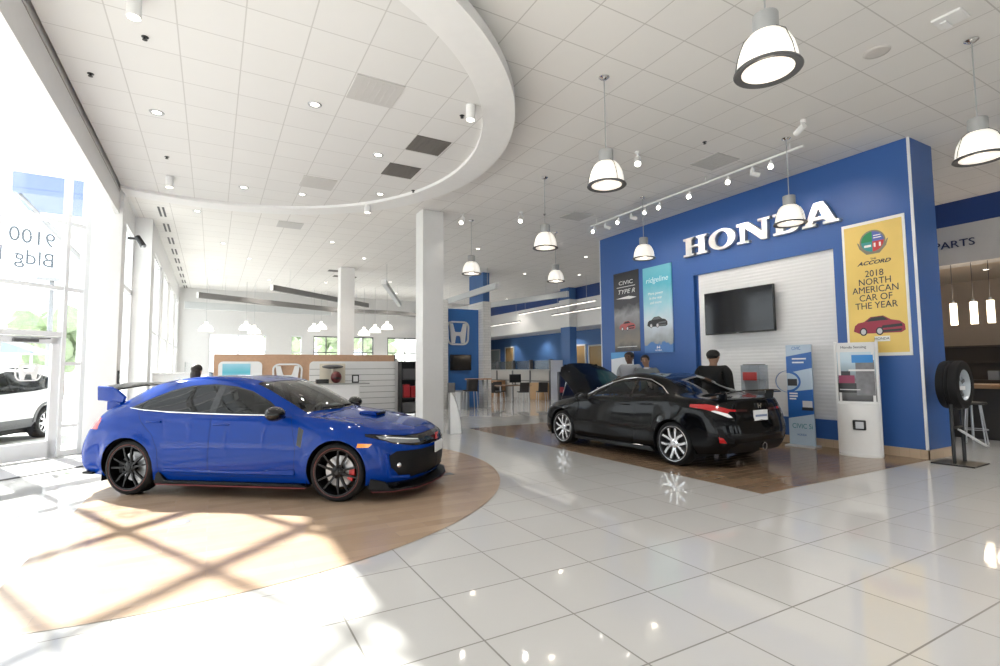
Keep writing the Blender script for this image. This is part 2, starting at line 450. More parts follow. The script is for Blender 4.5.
COUPE = FRONT + [
 rows_std(.80, y=(.86,.90,.918,.912,.887), z=(.29,.44,.64,.835)) + [(.79,.857,.932),(.82,.745,.98),(.93,.42,1.0),(.97,0,1.01)],
 rows_std(.50, y=(.86,.90,.918,.912,.887), z=(.29,.44,.65,.845)) + [(.5,.858,.942),(.54,.705,1.10),(.66,.41,1.135),(.70,0,1.148)],
 rows_std(.10, y=(.86,.90,.918,.912,.887), z=(.29,.44,.655,.85)) + [(.1,.858,.95),(.14,.635,1.265),(.22,.37,1.30),(.26,0,1.312)],
 rows_std(-.40, y=(.86,.90,.918,.912,.887), z=(.29,.44,.66,.86)) + [(-.4,.860,.96),(-.4,.60,1.335),(-.4,.35,1.38),(-.4,0,1.393)],
 rows_std(-.90, y=(.86,.902,.920,.915,.893), z=(.29,.44,.66,.87)) + [(-.9,.870,.985),(-.92,.59,1.262),(-.92,.35,1.315),(-.92,0,1.328)],
 rows_std(-1.35, y=(.86,.91,.935,.942,.92), z=(.29,.44,.66,.88)) + [(-1.35,.88,1.005),(-1.38,.62,1.105),(-1.4,.36,1.155),(-1.4,0,1.168)],
 rows_std(-1.72, .22, y=(.85,.89,.915,.928,.915), z=(.31,.46,.66,.88)) + [(-1.71,.845,1.0),(-1.72,.65,1.035),(-1.73,.38,1.05),(-1.73,0,1.055)],
 [(-1.98,.80,.24),(-2.02,.845,.33),(-2.05,.865,.50),(-2.03,.86,.70),(-1.99,.835,.86),(-1.95,.77,.985),(-1.94,.62,1.025),(-1.92,.36,1.036),(-1.9,0,1.04)],
 [(-2.10,.60,.25),(-2.16,.63,.34),(-2.20,.65,.50),(-2.175,.65,.70),(-2.13,.63,.86),(-2.10,.59,.985),(-2.06,.48,1.02),(-2.02,.3,1.03),(-1.98,0,1.034)],
 [(-2.15,.3,.25),(-2.21,.31,.34),(-2.25,.32,.50),(-2.215,.32,.70),(-2.165,.31,.86),(-2.155,.3,.99),(-2.11,.25,1.02),(-2.07,.15,1.026),(-2.04,0,1.03)],
 [(-2.16,0,.25),(-2.22,0,.34),(-2.26,0,.50),(-2.225,0,.70),(-2.175,0,.86),(-2.17,0,.99),(-2.13,0,1.018),(-2.1,0,1.024),(-2.07,0,1.028)],
]
S_OK = lambda c, n: c.y > .5 and n.y > .12
F_OK = lambda c, n: c.x > 1.55
B_OK = lambda c, n: c.x < -1.6
T_OK = lambda c, n: n.z > .15
WINDSHIELD = [(1.0,-.1),(.985,.2),(.945,.42),(.855,.685),(.54,.668),(.15,.602),(.19,.37),(.23,0),(.23,-.1)]
HOOD = [(2.08,-.1),(2.06,.3),(1.95,.58),(1.74,.735),(1.3,.775),(1.0,.785),(.93,.715),(1.005,.42),(1.04,.2),(1.05,-.1)]
def metal_paint(name, col, met=.35):
    return mat(name, col, .5 if met > .05 else .08, 0., .0 if met > .05 else .24, .75 if met > .05 else 0., noise=.02, nscale=60.)

def car_materials(paint, wheelkind):
    blk = mat('car_black', (.006,.006,.007), .55, 0, .2)
    tire = mat('tyre_rubber', (.008,.008,.009), .6, 0, .22)
    if wheelkind == 'black': wh = (tire, mat('rim_gloss_black', (.005,.005,.006), .3, 0, .25, .0), mat('rim_red_line', (.20,.06,.05), .4), mat('brake_steel', (.38,.38,.39), .35, .9), mat('caliper_red', (.62,.012,.01), .3, 0, .5, .5))
    else: wh = (tire, mat('rim_machined', (.75,.76,.78), .22, .85), mat('rim_line', (.05,.05,.05), .4), mat('rim_dark', (.03,.03,.033), .35, .3), mat('caliper_grey', (.2,.2,.2), .4))
    return dict(paint=paint, black=blk, wheel=wh, seat=mat('seat_cloth', (.02,.02,.022), .8), trimblack=mat('interior_black', (.02,.02,.022), .6),
        gloss=mat('gloss_black', (.004,.004,.005), .12, 0, .4, .3), side_glass=glass('tinted_car_glass', (.42,.45,.48), 1., 1.42), wind_glass=glass('windscreen_glass', (.62,.72,.66), 1., 1.55),
        lamp=mat('headlamp_lens', (.62,.65,.68), .08, .35, .8, 1.), red=mat('tail_red', (.45,.006,.01), .12, 0, .6, 1.), dim_red=mat('dim_red', (.06,.004,.006), .12, 0, .6, 1.), white=mat('lens_white', (.85,.86,.86), .15, 0, .6, .8),
        amber=mat('marker_amber', (.9,.33,.03), .2, 0, .6, .6), chrome=mat('bright_chrome', (.8,.8,.82), .12, 1.), mesh=mat('intake_black', (.006,.006,.007), .5, 0, .2), plate=mat('dealer_plate', (.82,.83,.85), .4),
        redline=mat('trim_red', (.22,.03,.035), .4))

COMMON = dict(rad=.33, rimr=.245, arch=.372, flare=.014, axles=(1.35, -1.35), track=.80, welly=.90, glass_names={'side_window','windshield','rear_window','quarter_window'},
    part_mats={'side_window':'side_glass','quarter_window':'side_glass','rear_window':'side_glass','windshield':'wind_glass','window_trim':'gloss','headlight':'lamp','grille':'gloss','lower_intake':'mesh','side_intake':'mesh',
      'taillight':'red','reverse_light':'white','reflector':'red','marker_light':'amber','fender_vent':'gloss','rear_diffuser':'mesh','belt_trim':'chrome','headlight_led_strip':'white','rear_vent':'mesh','light_bar':'dim_red','front_lip':'mesh'},
    gaps={'door':.0035,'hood':.0035,'trunk_lid':.003,'fuel_door':.002,'side_window':0,'headlight':.002,'taillight':.002}, offs={'lower_intake':-.012,'side_intake':-.012,'grille':-.006,'side_window':-.006,'windshield':-.004,'quarter_window':-.006,'window_trim':-.003,'headlight':.002,'rear_vent':-.01},
    thick={})

def sport_hatchback(root):
    """Blue hatchback with the tall rear wing."""
    P = metal_paint('blue_pearl_paint', (.001,.031,.235), .3)
    M = car_materials(P, 'black'); M['side_glass'] = glass('dark_car_glass', (.018,.02,.024), 1., 1.36); M['lamp'] = mat('dim_lamp_lens', (.22,.23,.24), .1, .3, .6, .8)
    dlo = [(.66,.965),(.42,1.12),(.14,1.245),(-.1,1.302),(-.4,1.330),(-.72,1.312),(-.98,1.255),(-1.2,1.16),(-1.40,1.052),(-1.2,1.025),(-.9,1.003),(-.4,.985),(.1,.972)]
    cuts = [
     ('hood', HOOD, 'plan', lambda c,n: n.z > .3 and c.x > .9, 'center'),
     ('windshield', WINDSHIELD, 'plan', lambda c,n: n.z > .1 and c.z > .94, 'center'),
     ('rear_window', [(-1.30,-.1),(-1.30,.5),(-1.8,.53),(-1.84,-.1)], 'plan', lambda c,n: n.z > .3 and c.z > 1.05, 'center'),
     ('window_trim', dlo, 'side', S_OK, 'pair'),
     ('side_window', [(.615,.979),(.41,1.10),(.13,1.228),(-.1,1.285),(-.24,1.305),(-.24,.994),(.1,.985)], 'side', S_OK, 'pair'),
     ('side_window.1', [(-.33,1.312),(-.33,.997),(-.9,1.017),(-1.2,1.038),(-1.355,1.056),(-1.18,1.148),(-.965,1.240),(-.71,1.297),(-.4,1.315)], 'side', S_OK, 'pair'),
     ('door', [(.83,.25),(.84,.6),(.76,.945),(.3,.962),(-.27,.972),(-.27,.25)], 'side', S_OK, 'pair'),
     ('door.1', [(-.28,.25),(-.28,.972),(-.8,.99),(-1.27,1.015),(-1.2,.88),(-1.04,.73),(-.95,.55),(-.92,.25)], 'side', S_OK, 'pair'),
     ('fender_vent', [(.855,.63),(.91,.60),(.935,.80),(.865,.84)], 'side', S_OK, 'pair'),
     ('marker_light', [(1.60,.615),(1.61,.66),(1.77,.655),(1.73,.615)], 'side', lambda c,n: c.y > .5, 'pair'),
     ('grille', [(-.1,.575),(.30,.58),(.60,.60),(.78,.645),(.84,.69),(.885,.735),(.862,.765),(.80,.752),(.62,.722),(.3,.716),(-.1,.72)], 'front', F_OK, 'center'),
     ('headlight', [(.47,.622),(.62,.63),(.78,.658),(.845,.712),(.835,.735),(.78,.728),(.62,.698),(.47,.675)], 'front', F_OK, 'pair'),
     ('headlight_led_strip', [(.49,.672),(.62,.69),(.78,.72),(.78,.708),(.62,.678),(.49,.662)], 'front', F_OK, 'pair'),  # white colour stands in for the lit LED strip of the headlight
     ('lower_intake', [(-.1,.245),(.64,.25),(.77,.29),(.84,.40),(.858,.50),(.78,.562),(.5,.55),(-.1,.552)], 'front', F_OK, 'center'),
     ('front_lip', [(-.1,.1),(1,.1),(1,.215),(-.1,.215)], 'front', lambda c,n: c.x > 1.74, 'center'),
     ('taillight', [(.50,.84),(.70,.83),(.80,.79),(.91,.785),(.91,.90),(.78,.955),(.50,.945)], 'front', lambda c,n: c.x < -1.79, 'pair'),
     ('rear_diffuser', [(-.1,.1),(.62,.1),(.70,.40),(-.1,.42)], 'front', B_OK, 'center'),
    ]
    spec = dict(COMMON); spec.update(net=HATCH, cuts=cuts, mats=M, wheel='black', flare=.028, rimr=.27, arch=.362)
    out = build_car(spec, root)
    # front splitter and its red line, skirts
    pl = [(2.33,0),(2.30,.3),(2.20,.62),(2.0,.84),(1.78,.91),(1.74,.86),(1.85,.7),(2.0,.4),(2.05,0)]
    full = pl + [(x, -y) for x, y in pl[::-1] if y]
    MB().prism(full, .125, .15, 'z').build('front_splitter', M['mesh'], root)
    MB().prism([(x + .006, y * 1.005) for x, y in full], .119, .125, 'z').build('splitter_stripe', M['redline'], root)
    for s in (1, -1):
        MB().prism([(1.73,.15),(2.0,.15),(1.93,.235),(1.75,.265)], s * .872, s * .905, 'y', None, .005).build('splitter_fin', M['mesh'], root)
        MB().prism([(-.985,.15),(-.96,.33),(-.90,.27),(-.84,.19),(.90,.185),(1.0,.15)], s * .80, s * .915, 'y', None, .008).build('side_skirt', M['mesh'], root)
        MB().box(-.95, .98, s * .80, s * .93, .142, .15).build('skirt_stripe', M['redline'], root)
        h = MB().prism([(.0,.0),(.22,.0),(.22,.022),(.0,.022)], -.012, .012, 'y', Matrix.Translation((-.24, s * .890, .845)), .006)
        h.build('door_handle', P, root, 50)
        h = MB().prism([(.0,.0),(.20,.0),(.20,.022),(.0,.022)], -.012, .012, 'y', Matrix.Translation((-1.13, s * .903, .872)), .006)
        h.build('door_handle', P, root, 50)
        mirror_unit(root, .66, s * .95, 1.0, s, M['gloss'], M['chrome'])
        bl = [(.60,.858,.968),(.1,.862,.972),(-.4,.864,.984),(-.9,.868,1.002),(-1.2,.868,1.022),(-1.40,.856,1.048)]
        tag(MB().path([(x, s * (y + .004), z) for x, y, z in bl], .006, 6).build('window_rail', M['chrome'], root, 60), 'thin bright strip under the side windows')
        # body side crease, a raised blade low on the doors
        b = MB().prism([(-.88,.29),(-.86,.34),(.0,.315),(.84,.36),(.84,.28)], s * .880, s * .922, 'y', None, .012); b.build('sill_blade', P, root, 40)
        # wing end plate and uprights
        MB().prism([(-2.02,1.315),(-2.01,1.13),(-1.64,1.10),(-1.60,1.17),(-1.70,1.25),(-1.82,1.305)], s * .70, s * .735, 'y', None, .01).build('wing_end_plate', P, root, 40)
        MB().prism([(-1.90,1.0),(-1.66,1.02),(-1.70,1.12),(-1.90,1.135)], s * .60, s * .705, 'y', None, .01).build('wing_foot', P, root, 40)
    b = MB()
    n = 16; prof = [(-2.05,1.275),(-2.04,1.295),(-1.93,1.285),(-1.82,1.258),(-1.82,1.243),(-1.93,1.262)]
    for k in range(n):
        y0, y1 = -.70 + 1.4 * k / n, -.70 + 1.4 * (k + 1) / n
        lift = lambda y: .055 * (1 - (y / .70) ** 2)
        for i in range(len(prof)):
            p, q = prof[i], prof[(i + 1) % len(prof)]
            b.quad((p[0], y0, p[1] + lift(y0)), (q[0], y0, q[1] + lift(y0)), (q[0], y1, q[1] + lift(y1)), (p[0], y1, p[1] + lift(y1)))
    bmesh.ops.remove_doubles(b.bm, verts=b.bm.verts[:], dist=1e-4); bmesh.ops.recalc_face_normals(b.bm, faces=b.bm.faces[:])
    tag(b.build('rear_wing', M['gloss'], root, 40), 'dark curved rear wing blade')
    # hood scoop
    b = MB().prism([(1.27,.925),(1.52,.90),(1.50,.945),(1.30,.965)], -.17, .17, 'y', None, .012); sc = b.build('hood_scoop', P, root, 40)
    MB().box(1.50, 1.522, -.145, .145, .908, .938).build('scoop_opening', M['black'], sc)
    # badge, plate, exhausts, wiper
    b = MB().box(2.262, 2.275, -.055, .055, .605, .69, .006); bd = tag(b.build('badge', mat('badge_red', (.55,.02,.03), .3), root), 'red front badge')
    b = MB(); hb = [(-.034,.03),(-.022,.03),(-.014,.006),(.014,.006),(.022,.03),(.034,.03),(.024,-.034),(.012,-.034),(.009,-.008),(-.009,-.008),(-.012,-.034),(-.024,-.034)]
    b.prism([(y, z + .648) for y, z in hb], 2.274, 2.279, 'x'); b.build('badge_emblem', M['chrome'], bd)
    MB().box(2.285, 2.30, -.155, .155, .455, .585, .004).build('front_plate', M['plate'], root)
    for y in (-.12, 0, .12):
        MB().lathe([(.035,0),(.045,0),(.045,.12),(.036,.12)], 20, Matrix.Translation((-2.32, y, .28)) @ Matrix.Rotation(PI/2, 4, 'Y')).build('exhaust_pipe', M['chrome'], root, 50)
    for y0, y1 in ((.62, .05), (.02, -.5)):
        MB().rod((.99 - abs(y0) * .12, y0, 1.02 - .0), (.965, y1, 1.028), .008, 6).build('wiper', M['black'], root)
    for s in (1, -1):
        b = MB().rod((1.955, s * .825, .275), (1.93, s * .862, .545), .026, 10); b.rod((1.955, s * .825, .275), (2.13, s * .66, .255), .022, 10)
        b.build('intake_blade', P, root, 40)
        MB().ball((2.03, s * .745, .40), .035, 14, 8).build('fog_lamp', M['chrome'], root, 60)
    rp = [(-1.86,.90),(-2.02,.88),(-2.16,.70),(-2.25,.40),(-2.28,0),(-2.28,-.0),(-2.25,-.40),(-2.16,-.70),(-2.02,-.88),(-1.86,-.90),(-1.86,-.6),(-2.0,-.4),(-2.0,.4),(-1.86,.6)]
    MB().prism(rp, .235, .262, 'z').build('rear_splitter', M['mesh'], root)
    return out

def coupe_car(root):
    """Black two-door coupe, bonnet raised."""
    P = metal_paint('black_pearl_paint', (.004,.0042,.005), 0.)
    M = car_materials(P, 'silver')
    dlo = [(.66,.962),(.42,1.09),(.14,1.205),(-.1,1.262),(-.4,1.292),(-.72,1.268),(-.98,1.185),(-1.16,1.07),(-1.1,1.028),(-.9,1.008),(-.4,.982),(.1,.97)]
    cuts = [
     ('hood', HOOD, 'plan', lambda c,n: n.z > .3 and c.x > .9, 'center'),
     ('windshield', WINDSHIELD, 'plan', lambda c,n: n.z > .1 and c.z > .94, 'center'),
     ('rear_window', [(-.86,-.1),(-.86,.5),(-1.2,.56),(-1.5,.56),(-1.62,.38),(-1.64,-.1)], 'plan', lambda c,n: n.z > .3 and c.z > 1.04, 'center'),
     ('window_trim', dlo, 'side', S_OK, 'pair'),
     ('side_window', [(.615,.976),(.41,1.072),(.13,1.188),(-.1,1.245),(-.42,1.272),(-.38,.994),(.1,.983)], 'side', S_OK, 'pair'),
     ('quarter_window', [(-.46,1.272),(-.42,.996),(-.9,1.021),(-1.1,1.04),(-1.145,1.066),(-.965,1.172),(-.715,1.252)], 'side', S_OK, 'pair'),
     ('door', [(.83,.25),(.84,.6),(.76,.945),(.3,.96),(-.48,.977),(-.56,.80),(-.54,.25)], 'side', S_OK, 'pair'),
     ('fuel_door', [(-1.28,.84),(-1.14,.83),(-1.14,.93),(-1.28,.94)], 'side', S_OK, 'pair'),
     ('headlight', [(.41,.628),(.62,.635),(.80,.655),(.885,.715),(.862,.752),(.80,.735),(.62,.705),(.41,.682)], 'front', F_OK, 'pair'),
     ('grille', [(-.1,.585),(.30,.59),(.40,.625),(.40,.69),(.3,.712),(-.1,.716)], 'front', F_OK, 'center'),
     ('lower_intake', [(-.1,.25),(.40,.25),(.46,.31),(.42,.50),(.36,.535),(-.1,.545)], 'front', F_OK, 'center'),
     ('side_intake', [(.53,.27),(.80,.28),(.83,.40),(.79,.52),(.66,.555),(.57,.53)], 'front', F_OK, 'pair'),
     ('trunk_lid', [(-.1,.70),(.40,.70),(.50,.80),(.50,1.1),(-.1,1.1)], 'front', lambda c,n: c.x < -1.72, 'center'),
     ('taillight', [(.50,.875),(.62,.885),(.83,.955),(.90,.945),(.92,.905),(.80,.83),(.66,.762),(.60,.762),(.66,.82),(.62,.85),(.50,.843)], 'front', lambda c,n: c.x < -1.66, 'pair'),
     ('light_bar', [(.26,.862),(.50,.875),(.50,.843),(.26,.835)], 'front', lambda c,n: c.x < -1.66, 'pair'),
     ('reverse_light', [(.60,.762),(.66,.762),(.80,.83),(.84,.857),(.80,.865),(.66,.82)], 'front', lambda c,n: c.x < -1.66, 'pair'),
     ('rear_vent', [(.62,.40),(.80,.42),(.84,.62),(.78,.60),(.74,.50),(.62,.46)], 'front', B_OK, 'pair'),
     ('reflector', [(.72,.405),(.81,.415),(.83,.50),(.775,.48)], 'front', B_OK, 'pair'),
     ('rear_diffuser', [(-.1,.1),(.58,.1),(.66,.30),(.55,.40),(-.1,.42)], 'front', B_OK, 'center'),
    ]
    spec = dict(COMMON); spec.update(net=COUPE, cuts=cuts, mats=M, wheel='silver', flare=.012, open=('hood',), rimr=.262, arch=.365)
    out = build_car(spec, root)
    # raised bonnet: turn about its rear edge
    hd = out['hood']; hx, hz = 1.03, .965
    hd.location = (hx, 0, hz); hd.data.transform(Matrix.Translation((-hx, 0, -hz)))
    hd.rotation_euler = (0, R(-47), 0)
    b = bmesh.new(); b.from_mesh(hd.data); b.normal_update()
    top = b.faces[:]; bd = [e for e in b.edges if e.is_boundary]; mp = {v: b.verts.new(v.co - v.normal * .025) for v in b.verts[:]}
    for f in top: b.faces.new([mp[v] for v in reversed(f.verts)])
    for e in bd:
        p, q = e.verts
        try: b.faces.new((p, q, mp[q], mp[p]))
        except ValueError: pass
    bmesh.ops.recalc_face_normals(b, faces=b.faces[:]); b.to_mesh(hd.data); b.free()
    MB().rod((1.95, .5, .70), (1.62, .5, 1.42), .008, 8).build('hood_prop', M['chrome'], root)
    # engine bay
    b = MB().box(1.1, 1.95, -.68, .68, .45, .62); b.build('engine_tray', M['black'], root)
    e = MB().box(1.25, 1.72, -.30, .28, .60, .84, .03); e.box(1.30, 1.66, -.22, .2, .84, .875, .02); e.build('engine_cover', mat('engine_grey', (.05,.05,.055), .4, .4), root, 40)
    MB().box(1.45, 1.70, .38, .62, .60, .80, .015).build('battery', M['trimblack'], root)
    MB().path([(1.75,-.5,.8),(1.5,-.45,.82),(1.35,-.3,.84)], .05, 12).build('intake_pipe', M['trimblack'], root, 50)
    MB().lathe([(.0,0),(.06,0),(.06,.14),(.03,.16),(.03,.18),(0,.18)], 18, Matrix.Translation((1.2,.55,.66))).build('coolant_tank', M['white'], root, 40)
    for s in (1, -1):
        MB().prism([(-.98,.16),(-.9,.235),(.85,.215),(.98,.25),(1.0,.16)], s * .80, s * .905, 'y', None, .008).build('side_skirt', P, root)
        MB().prism([(.0,.0),(.22,.0),(.22,.024),(.0,.024)], -.014, .014, 'y', Matrix.Translation((-.44, s * .893, .86)), .007).build('door_handle', P, root, 50)
        mirror_unit(root, .63, s * .93, .955, s, P, M['chrome'])
        # bright drip rail along the roof edge
        rr = [(.64,.838,.992),(.42,.765,1.105),(.14,.672,1.222),(-.1,.635,1.285),(-.4,.628,1.312),(-.72,.635,1.283),(-1.0,.69,1.18),(-1.2,.79,1.065)]
        b = MB().path([(x, s * (y + .006), z + .006) for x, y, z in rr], .009, 6)
        tag(b.build('window_rail', M['chrome'], root, 60), 'bright metal strip over the side windows')
    # boot wing on two feet
    b = MB(); n = 16
    prof = [(-2.22,1.135),(-2.21,1.15),(-2.08,1.143),(-1.98,1.125),(-1.98,1.117),(-2.08,1.125)]
    def sweep(y):
        k = (abs(y) / .72); return (.10 * k ** 3, -.045 * k ** 4)
    for k in range(n):
        y0, y1 = -.72 + 1.44 * k / n, -.72 + 1.44 * (k + 1) / n
        for i in range(len(prof)):
            p, q = prof[i], prof[(i + 1) % len(prof)]
            a, c = sweep(y0), sweep(y1)
            b.quad((p[0] + a[0], y0, p[1] + a[1]), (q[0] + a[0], y0, q[1] + a[1]), (q[0] + c[0], y1, q[1] + c[1]), (p[0] + c[0], y1, p[1] + c[1]))
    for y in (-.72, .72):
        a = sweep(y); pts = [(p[0] + a[0], y, p[1] + a[1]) for p in prof]; b.bm.faces.new([b.bm.verts.new(p) for p in pts])
    bmesh.ops.remove_doubles(b.bm, verts=b.bm.verts[:], dist=1e-4); bmesh.ops.recalc_face_normals(b.bm, faces=b.bm.faces[:])
    b.build('boot_wing', P, root, 40)
    for y in (.58, -.58): MB().prism([(-2.06,1.0),(-1.92,1.01),(-1.98,1.13),(-2.08,1.135)], y - .02, y + .02, 'y', None, .006).build('wing_foot', P, root)
    MB().box(-2.222, -2.20, -.165, .165, .695, .85, .004).build('rear_plate', M['plate'], root)
    MB().box(-2.228, -2.221, -.14, .14, .755, .785).build('plate_band', mat('plate_blue', (.2,.25,.4), .4), root)
    b = MB(); hb = [(-.05,.035),(-.034,.035),(-.02,.008),(.02,.008),(.034,.035),(.05,.035),(.036,-.04),(.018,-.04),(.013,-.01),(-.013,-.01),(-.018,-.04),(-.036,-.04)]
    b.prism([(y, z + .915) for y, z in hb], -2.20, -2.175, 'x'); b.build('badge_emblem', M['chrome'], root)
    MB().lathe([(.05,0),(.06,0),(.06,.12),(.05,.12)], 6, Matrix.Translation((-2.26, 0, .33)) @ Matrix.Rotation(PI/2, 4, 'Y')).build('exhaust_pipe', M['chrome'], root, 20)
    return out
# ------------------------------------------------------------------ camera (solved from the photo's vanishing points)
F_PX = 513.32
yaw, pit, rol = R(29.2835), R(3.92745), R(-.49531)
fw = Vector((math.sin(yaw), math.cos(yaw), 0)); rt = Vector((math.cos(yaw), -math.sin(yaw), 0)); up = Vector((0, 0, 1))
f2 = fw * math.cos(pit) + up * math.sin(pit); u2 = -fw * math.sin(pit) + up * math.cos(pit)
r3 = rt * math.cos(rol) + u2 * math.sin(rol); u3 = -rt * math.sin(rol) + u2 * math.cos(rol)
cam = bpy.data.cameras.new('camera'); cam.sensor_width = 36; cam.lens = F_PX * 36 / 1000; cam.clip_start = .05; cam.clip_end = 400
camo = bpy.data.objects.new('camera', cam); COL.objects.link(camo)
camo.matrix_world = Matrix(((r3.x, u3.x, -f2.x, 0), (r3.y, u3.y, -f2.y, 0), (r3.z, u3.z, -f2.z, 1.5), (0, 0, 0, 1)))
SC.camera = camo

# ------------------------------------------------------------------ materials of the room
def tile_mat(name, size, off, c1, c2, grout, mortar, rough, spec=.5, bump=0., wid=None, stagger=0., ncol=.03, coat=0.):
    m = bpy.data.materials.new(name); m.use_nodes = True; nt = m.node_tree; b = nt.nodes['Principled BSDF']
    tc = nt.nodes.new('ShaderNodeTexCoord'); mp = nt.nodes.new('ShaderNodeMapping')
    mp.inputs['Location'].default_value = (-off[0], -off[1], 0)
    nt.links.new(tc.outputs['Object'], mp.inputs['Vector'])
    br = nt.nodes.new('ShaderNodeTexBrick'); br.offset = stagger; br.offset_frequency = 2; br.squash = 1
    br.inputs['Color1'].default_value = (*c1, 1); br.inputs['Color2'].default_value = (*c2, 1); br.inputs['Mortar'].default_value = (*grout, 1)
    br.inputs['Scale'].default_value = 1; br.inputs['Mortar Size'].default_value = mortar; br.inputs['Mortar Smooth'].default_value = .1
    br.inputs['Bias'].default_value = 0; br.inputs['Brick Width'].default_value = wid or size; br.inputs['Row Height'].default_value = size
    nt.links.new(mp.outputs[0], br.inputs['Vector'])
    ns = nt.nodes.new('ShaderNodeTexNoise'); ns.inputs['Scale'].default_value = 3; ns.inputs['Detail'].default_value = 5
    nt.links.new(tc.outputs['Object'], ns.inputs['Vector'])
    mx = nt.nodes.new('ShaderNodeMix'); mx.data_type = 'RGBA'; mx.blend_type = 'MULTIPLY'; mx.inputs[0].default_value = 1
    rp = nt.nodes.new('ShaderNodeMapRange'); rp.inputs['To Min'].default_value = 1 - ncol; rp.inputs['To Max'].default_value = 1
    nt.links.new(ns.outputs['Fac'], rp.inputs['Value']); nt.links.new(br.outputs['Color'], mx.inputs[6]); nt.links.new(rp.outputs[0], mx.inputs[7])
    nt.links.new(mx.outputs[2], b.inputs['Base Color'])
    b.inputs['Roughness'].default_value = rough; b.inputs['Specular IOR Level'].default_value = spec; b.inputs['Coat Weight'].default_value = coat; b.inputs['Coat Roughness'].default_value = .02
    rr = nt.nodes.new('ShaderNodeMapRange'); rr.inputs['To Min'].default_value = rough; rr.inputs['To Max'].default_value = .6
    nt.links.new(br.outputs['Fac'], rr.inputs['Value']); nt.links.new(rr.outputs[0], b.inputs['Roughness'])
    if bump:
        bp = nt.nodes.new('ShaderNodeBump'); bp.inputs['Strength'].default_value = bump; bp.inputs['Distance'].default_value = .004; bp.invert = True
        nt.links.new(br.outputs['Fac'], bp.inputs['Height']); nt.links.new(bp.outputs[0], b.inputs['Normal'])
    return m

M_floor = tile_mat('porcelain_floor_tile', .6149, (1.353, 4.463), (.55,.545,.537), (.53,.525,.517), (.20,.19,.175), .0055, .045, .62, .3)
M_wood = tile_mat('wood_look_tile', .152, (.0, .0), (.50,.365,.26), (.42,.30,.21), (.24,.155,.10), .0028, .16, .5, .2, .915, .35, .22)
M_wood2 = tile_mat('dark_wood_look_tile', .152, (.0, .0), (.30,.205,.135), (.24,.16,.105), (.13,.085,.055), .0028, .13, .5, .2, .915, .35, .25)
M_ceil = tile_mat('ceiling_tile', .6525, (3.42, 3.90), (.78,.765,.745), (.76,.745,.725), (.54,.52,.50), .007, .85, .2, .15, .62)
M_ceil2 = tile_mat('cloud_ceiling_tile', .605, (.205, 5.98), (.70,.695,.688), (.685,.68,.673), (.52,.51,.50), .007, .85, .2, .15)
M_white = mat('white_paint', (.80,.80,.80), .55)
M_gyp = mat('white_plaster', (.76,.757,.755), .6)
M_blue = mat('blue_wall_paint', (.032,.108,.345), .40, 0, .5, noise=.05, nscale=.6)
M_dblue = mat('navy_band_paint', (.016,.055,.22), .4)
M_fblue = mat('mid_blue_paint', (.06,.15,.36), .5)
M_base = tile_mat('tan_base_tile', .147, (0, 0), (.56,.43,.30), (.52,.39,.27), (.35,.27,.18), .002, .3, .5, 0, .61)
M_alu = mat('white_aluminium', (.80,.81,.83), .35, .0)
M_steel = mat('brushed_steel', (.55,.56,.57), .3, .9)
M_grey = mat('mid_grey', (.32,.32,.32), .5)
M_side = glass('side_pane', (.97,.99,.99), .97, 1.12)
M_dgrey = mat('dark_grey', (.10,.10,.105), .5)
M_black = mat('black_plastic', (.012,.012,.013), .4)
M_chrome = mat('polished_metal', (.82,.82,.83), .14, 1.)
M_glass = glass('clear_glass', (.96,.98,.98), .97, 1.45)
M_lampon = mat('lit_lens', (1,1,1), .3, emit=(1,.93,.82), estr=7)
M_text = mat('dark_lettering', (.02,.025,.06), .5)

H = 5.25
def S(o): o['kind'] = 'structure'; return o

# ------------------------------------------------------------------ floor, ceilings, walls
fa = Vector((-2.39, 11.98, 0)); fd = Vector((.7193, .6947, 0)); fn = Vector((-.6947, .7193, 0))
def FP(s, z=0., d=0.): p = fa + fd * s + fn * d; return Vector((p.x, p.y, z))
FL = -9.4      # how far the glazed front runs to the left
e = FP(FL)
inside = [(e.x, -7), (19, -7), (19, 46.2), (13.4, 46.2), (13.4, 27.2), (-1.5, 27.2), (-1.5, 15.1), (-1.8, 15.1), (-1.8, 12.4), tuple(FP(.42)[:2]), (e.x, e.y)]
S(MB().prism(inside, -.12, 0, 'z').build('floor', M_floor))
cc = Vector((-.24, 8.13)); RC = 4.17
disc = [(cc.x + RC * math.cos(2*PI*k/120), cc.y + RC * math.sin(2*PI*k/120)) for k in range(120)]
disc = [(max(x, -1.25), y) for x, y in disc]
S(MB().prism(disc, -.02, .0025, 'z').build('floor_inlay', M_wood))
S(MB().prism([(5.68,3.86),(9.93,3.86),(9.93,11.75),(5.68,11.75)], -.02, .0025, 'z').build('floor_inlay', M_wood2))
# brass-dark edge strips round the inlays
b = MB()
for k in range(120):
    a0, a1 = 2*PI*k/120, 2*PI*(k+1)/120
    if cc.x + RC*math.cos(a0) < -1.25: continue
    b.quad(*[(cc.x + r_*math.cos(a), cc.y + r_*math.sin(a), .003) for r_, a in ((RC-.004,a0),(RC+.006,a0),(RC+.006,a1),(RC-.004,a1))])
S(b.build('trim_1', mat('inlay_edge', (.25,.18,.12), .4)))

# main ceiling with an opening over the glazed front hall
b = MB().box(-1.64, 19, -7, 27.1, H, H + .25); S(b.build('ceiling', M_ceil)); S(MB().box(13.4, 19, 27.1, 46, H, H + .25).build('ceiling', M_ceil))
S(MB().box(-2.2, -1.64, 12.05, 15.1, H, H + .25).build('ceiling', M_gyp))
S(MB().prism([(e.x - .4, -7), (-1.64, -7), (-1.64, 12.6), tuple(FP(.9, 0, .2)[:2]), (e.x - .4, e.y + .3)], 9.2, 9.4, 'z').build('roof', M_gyp))
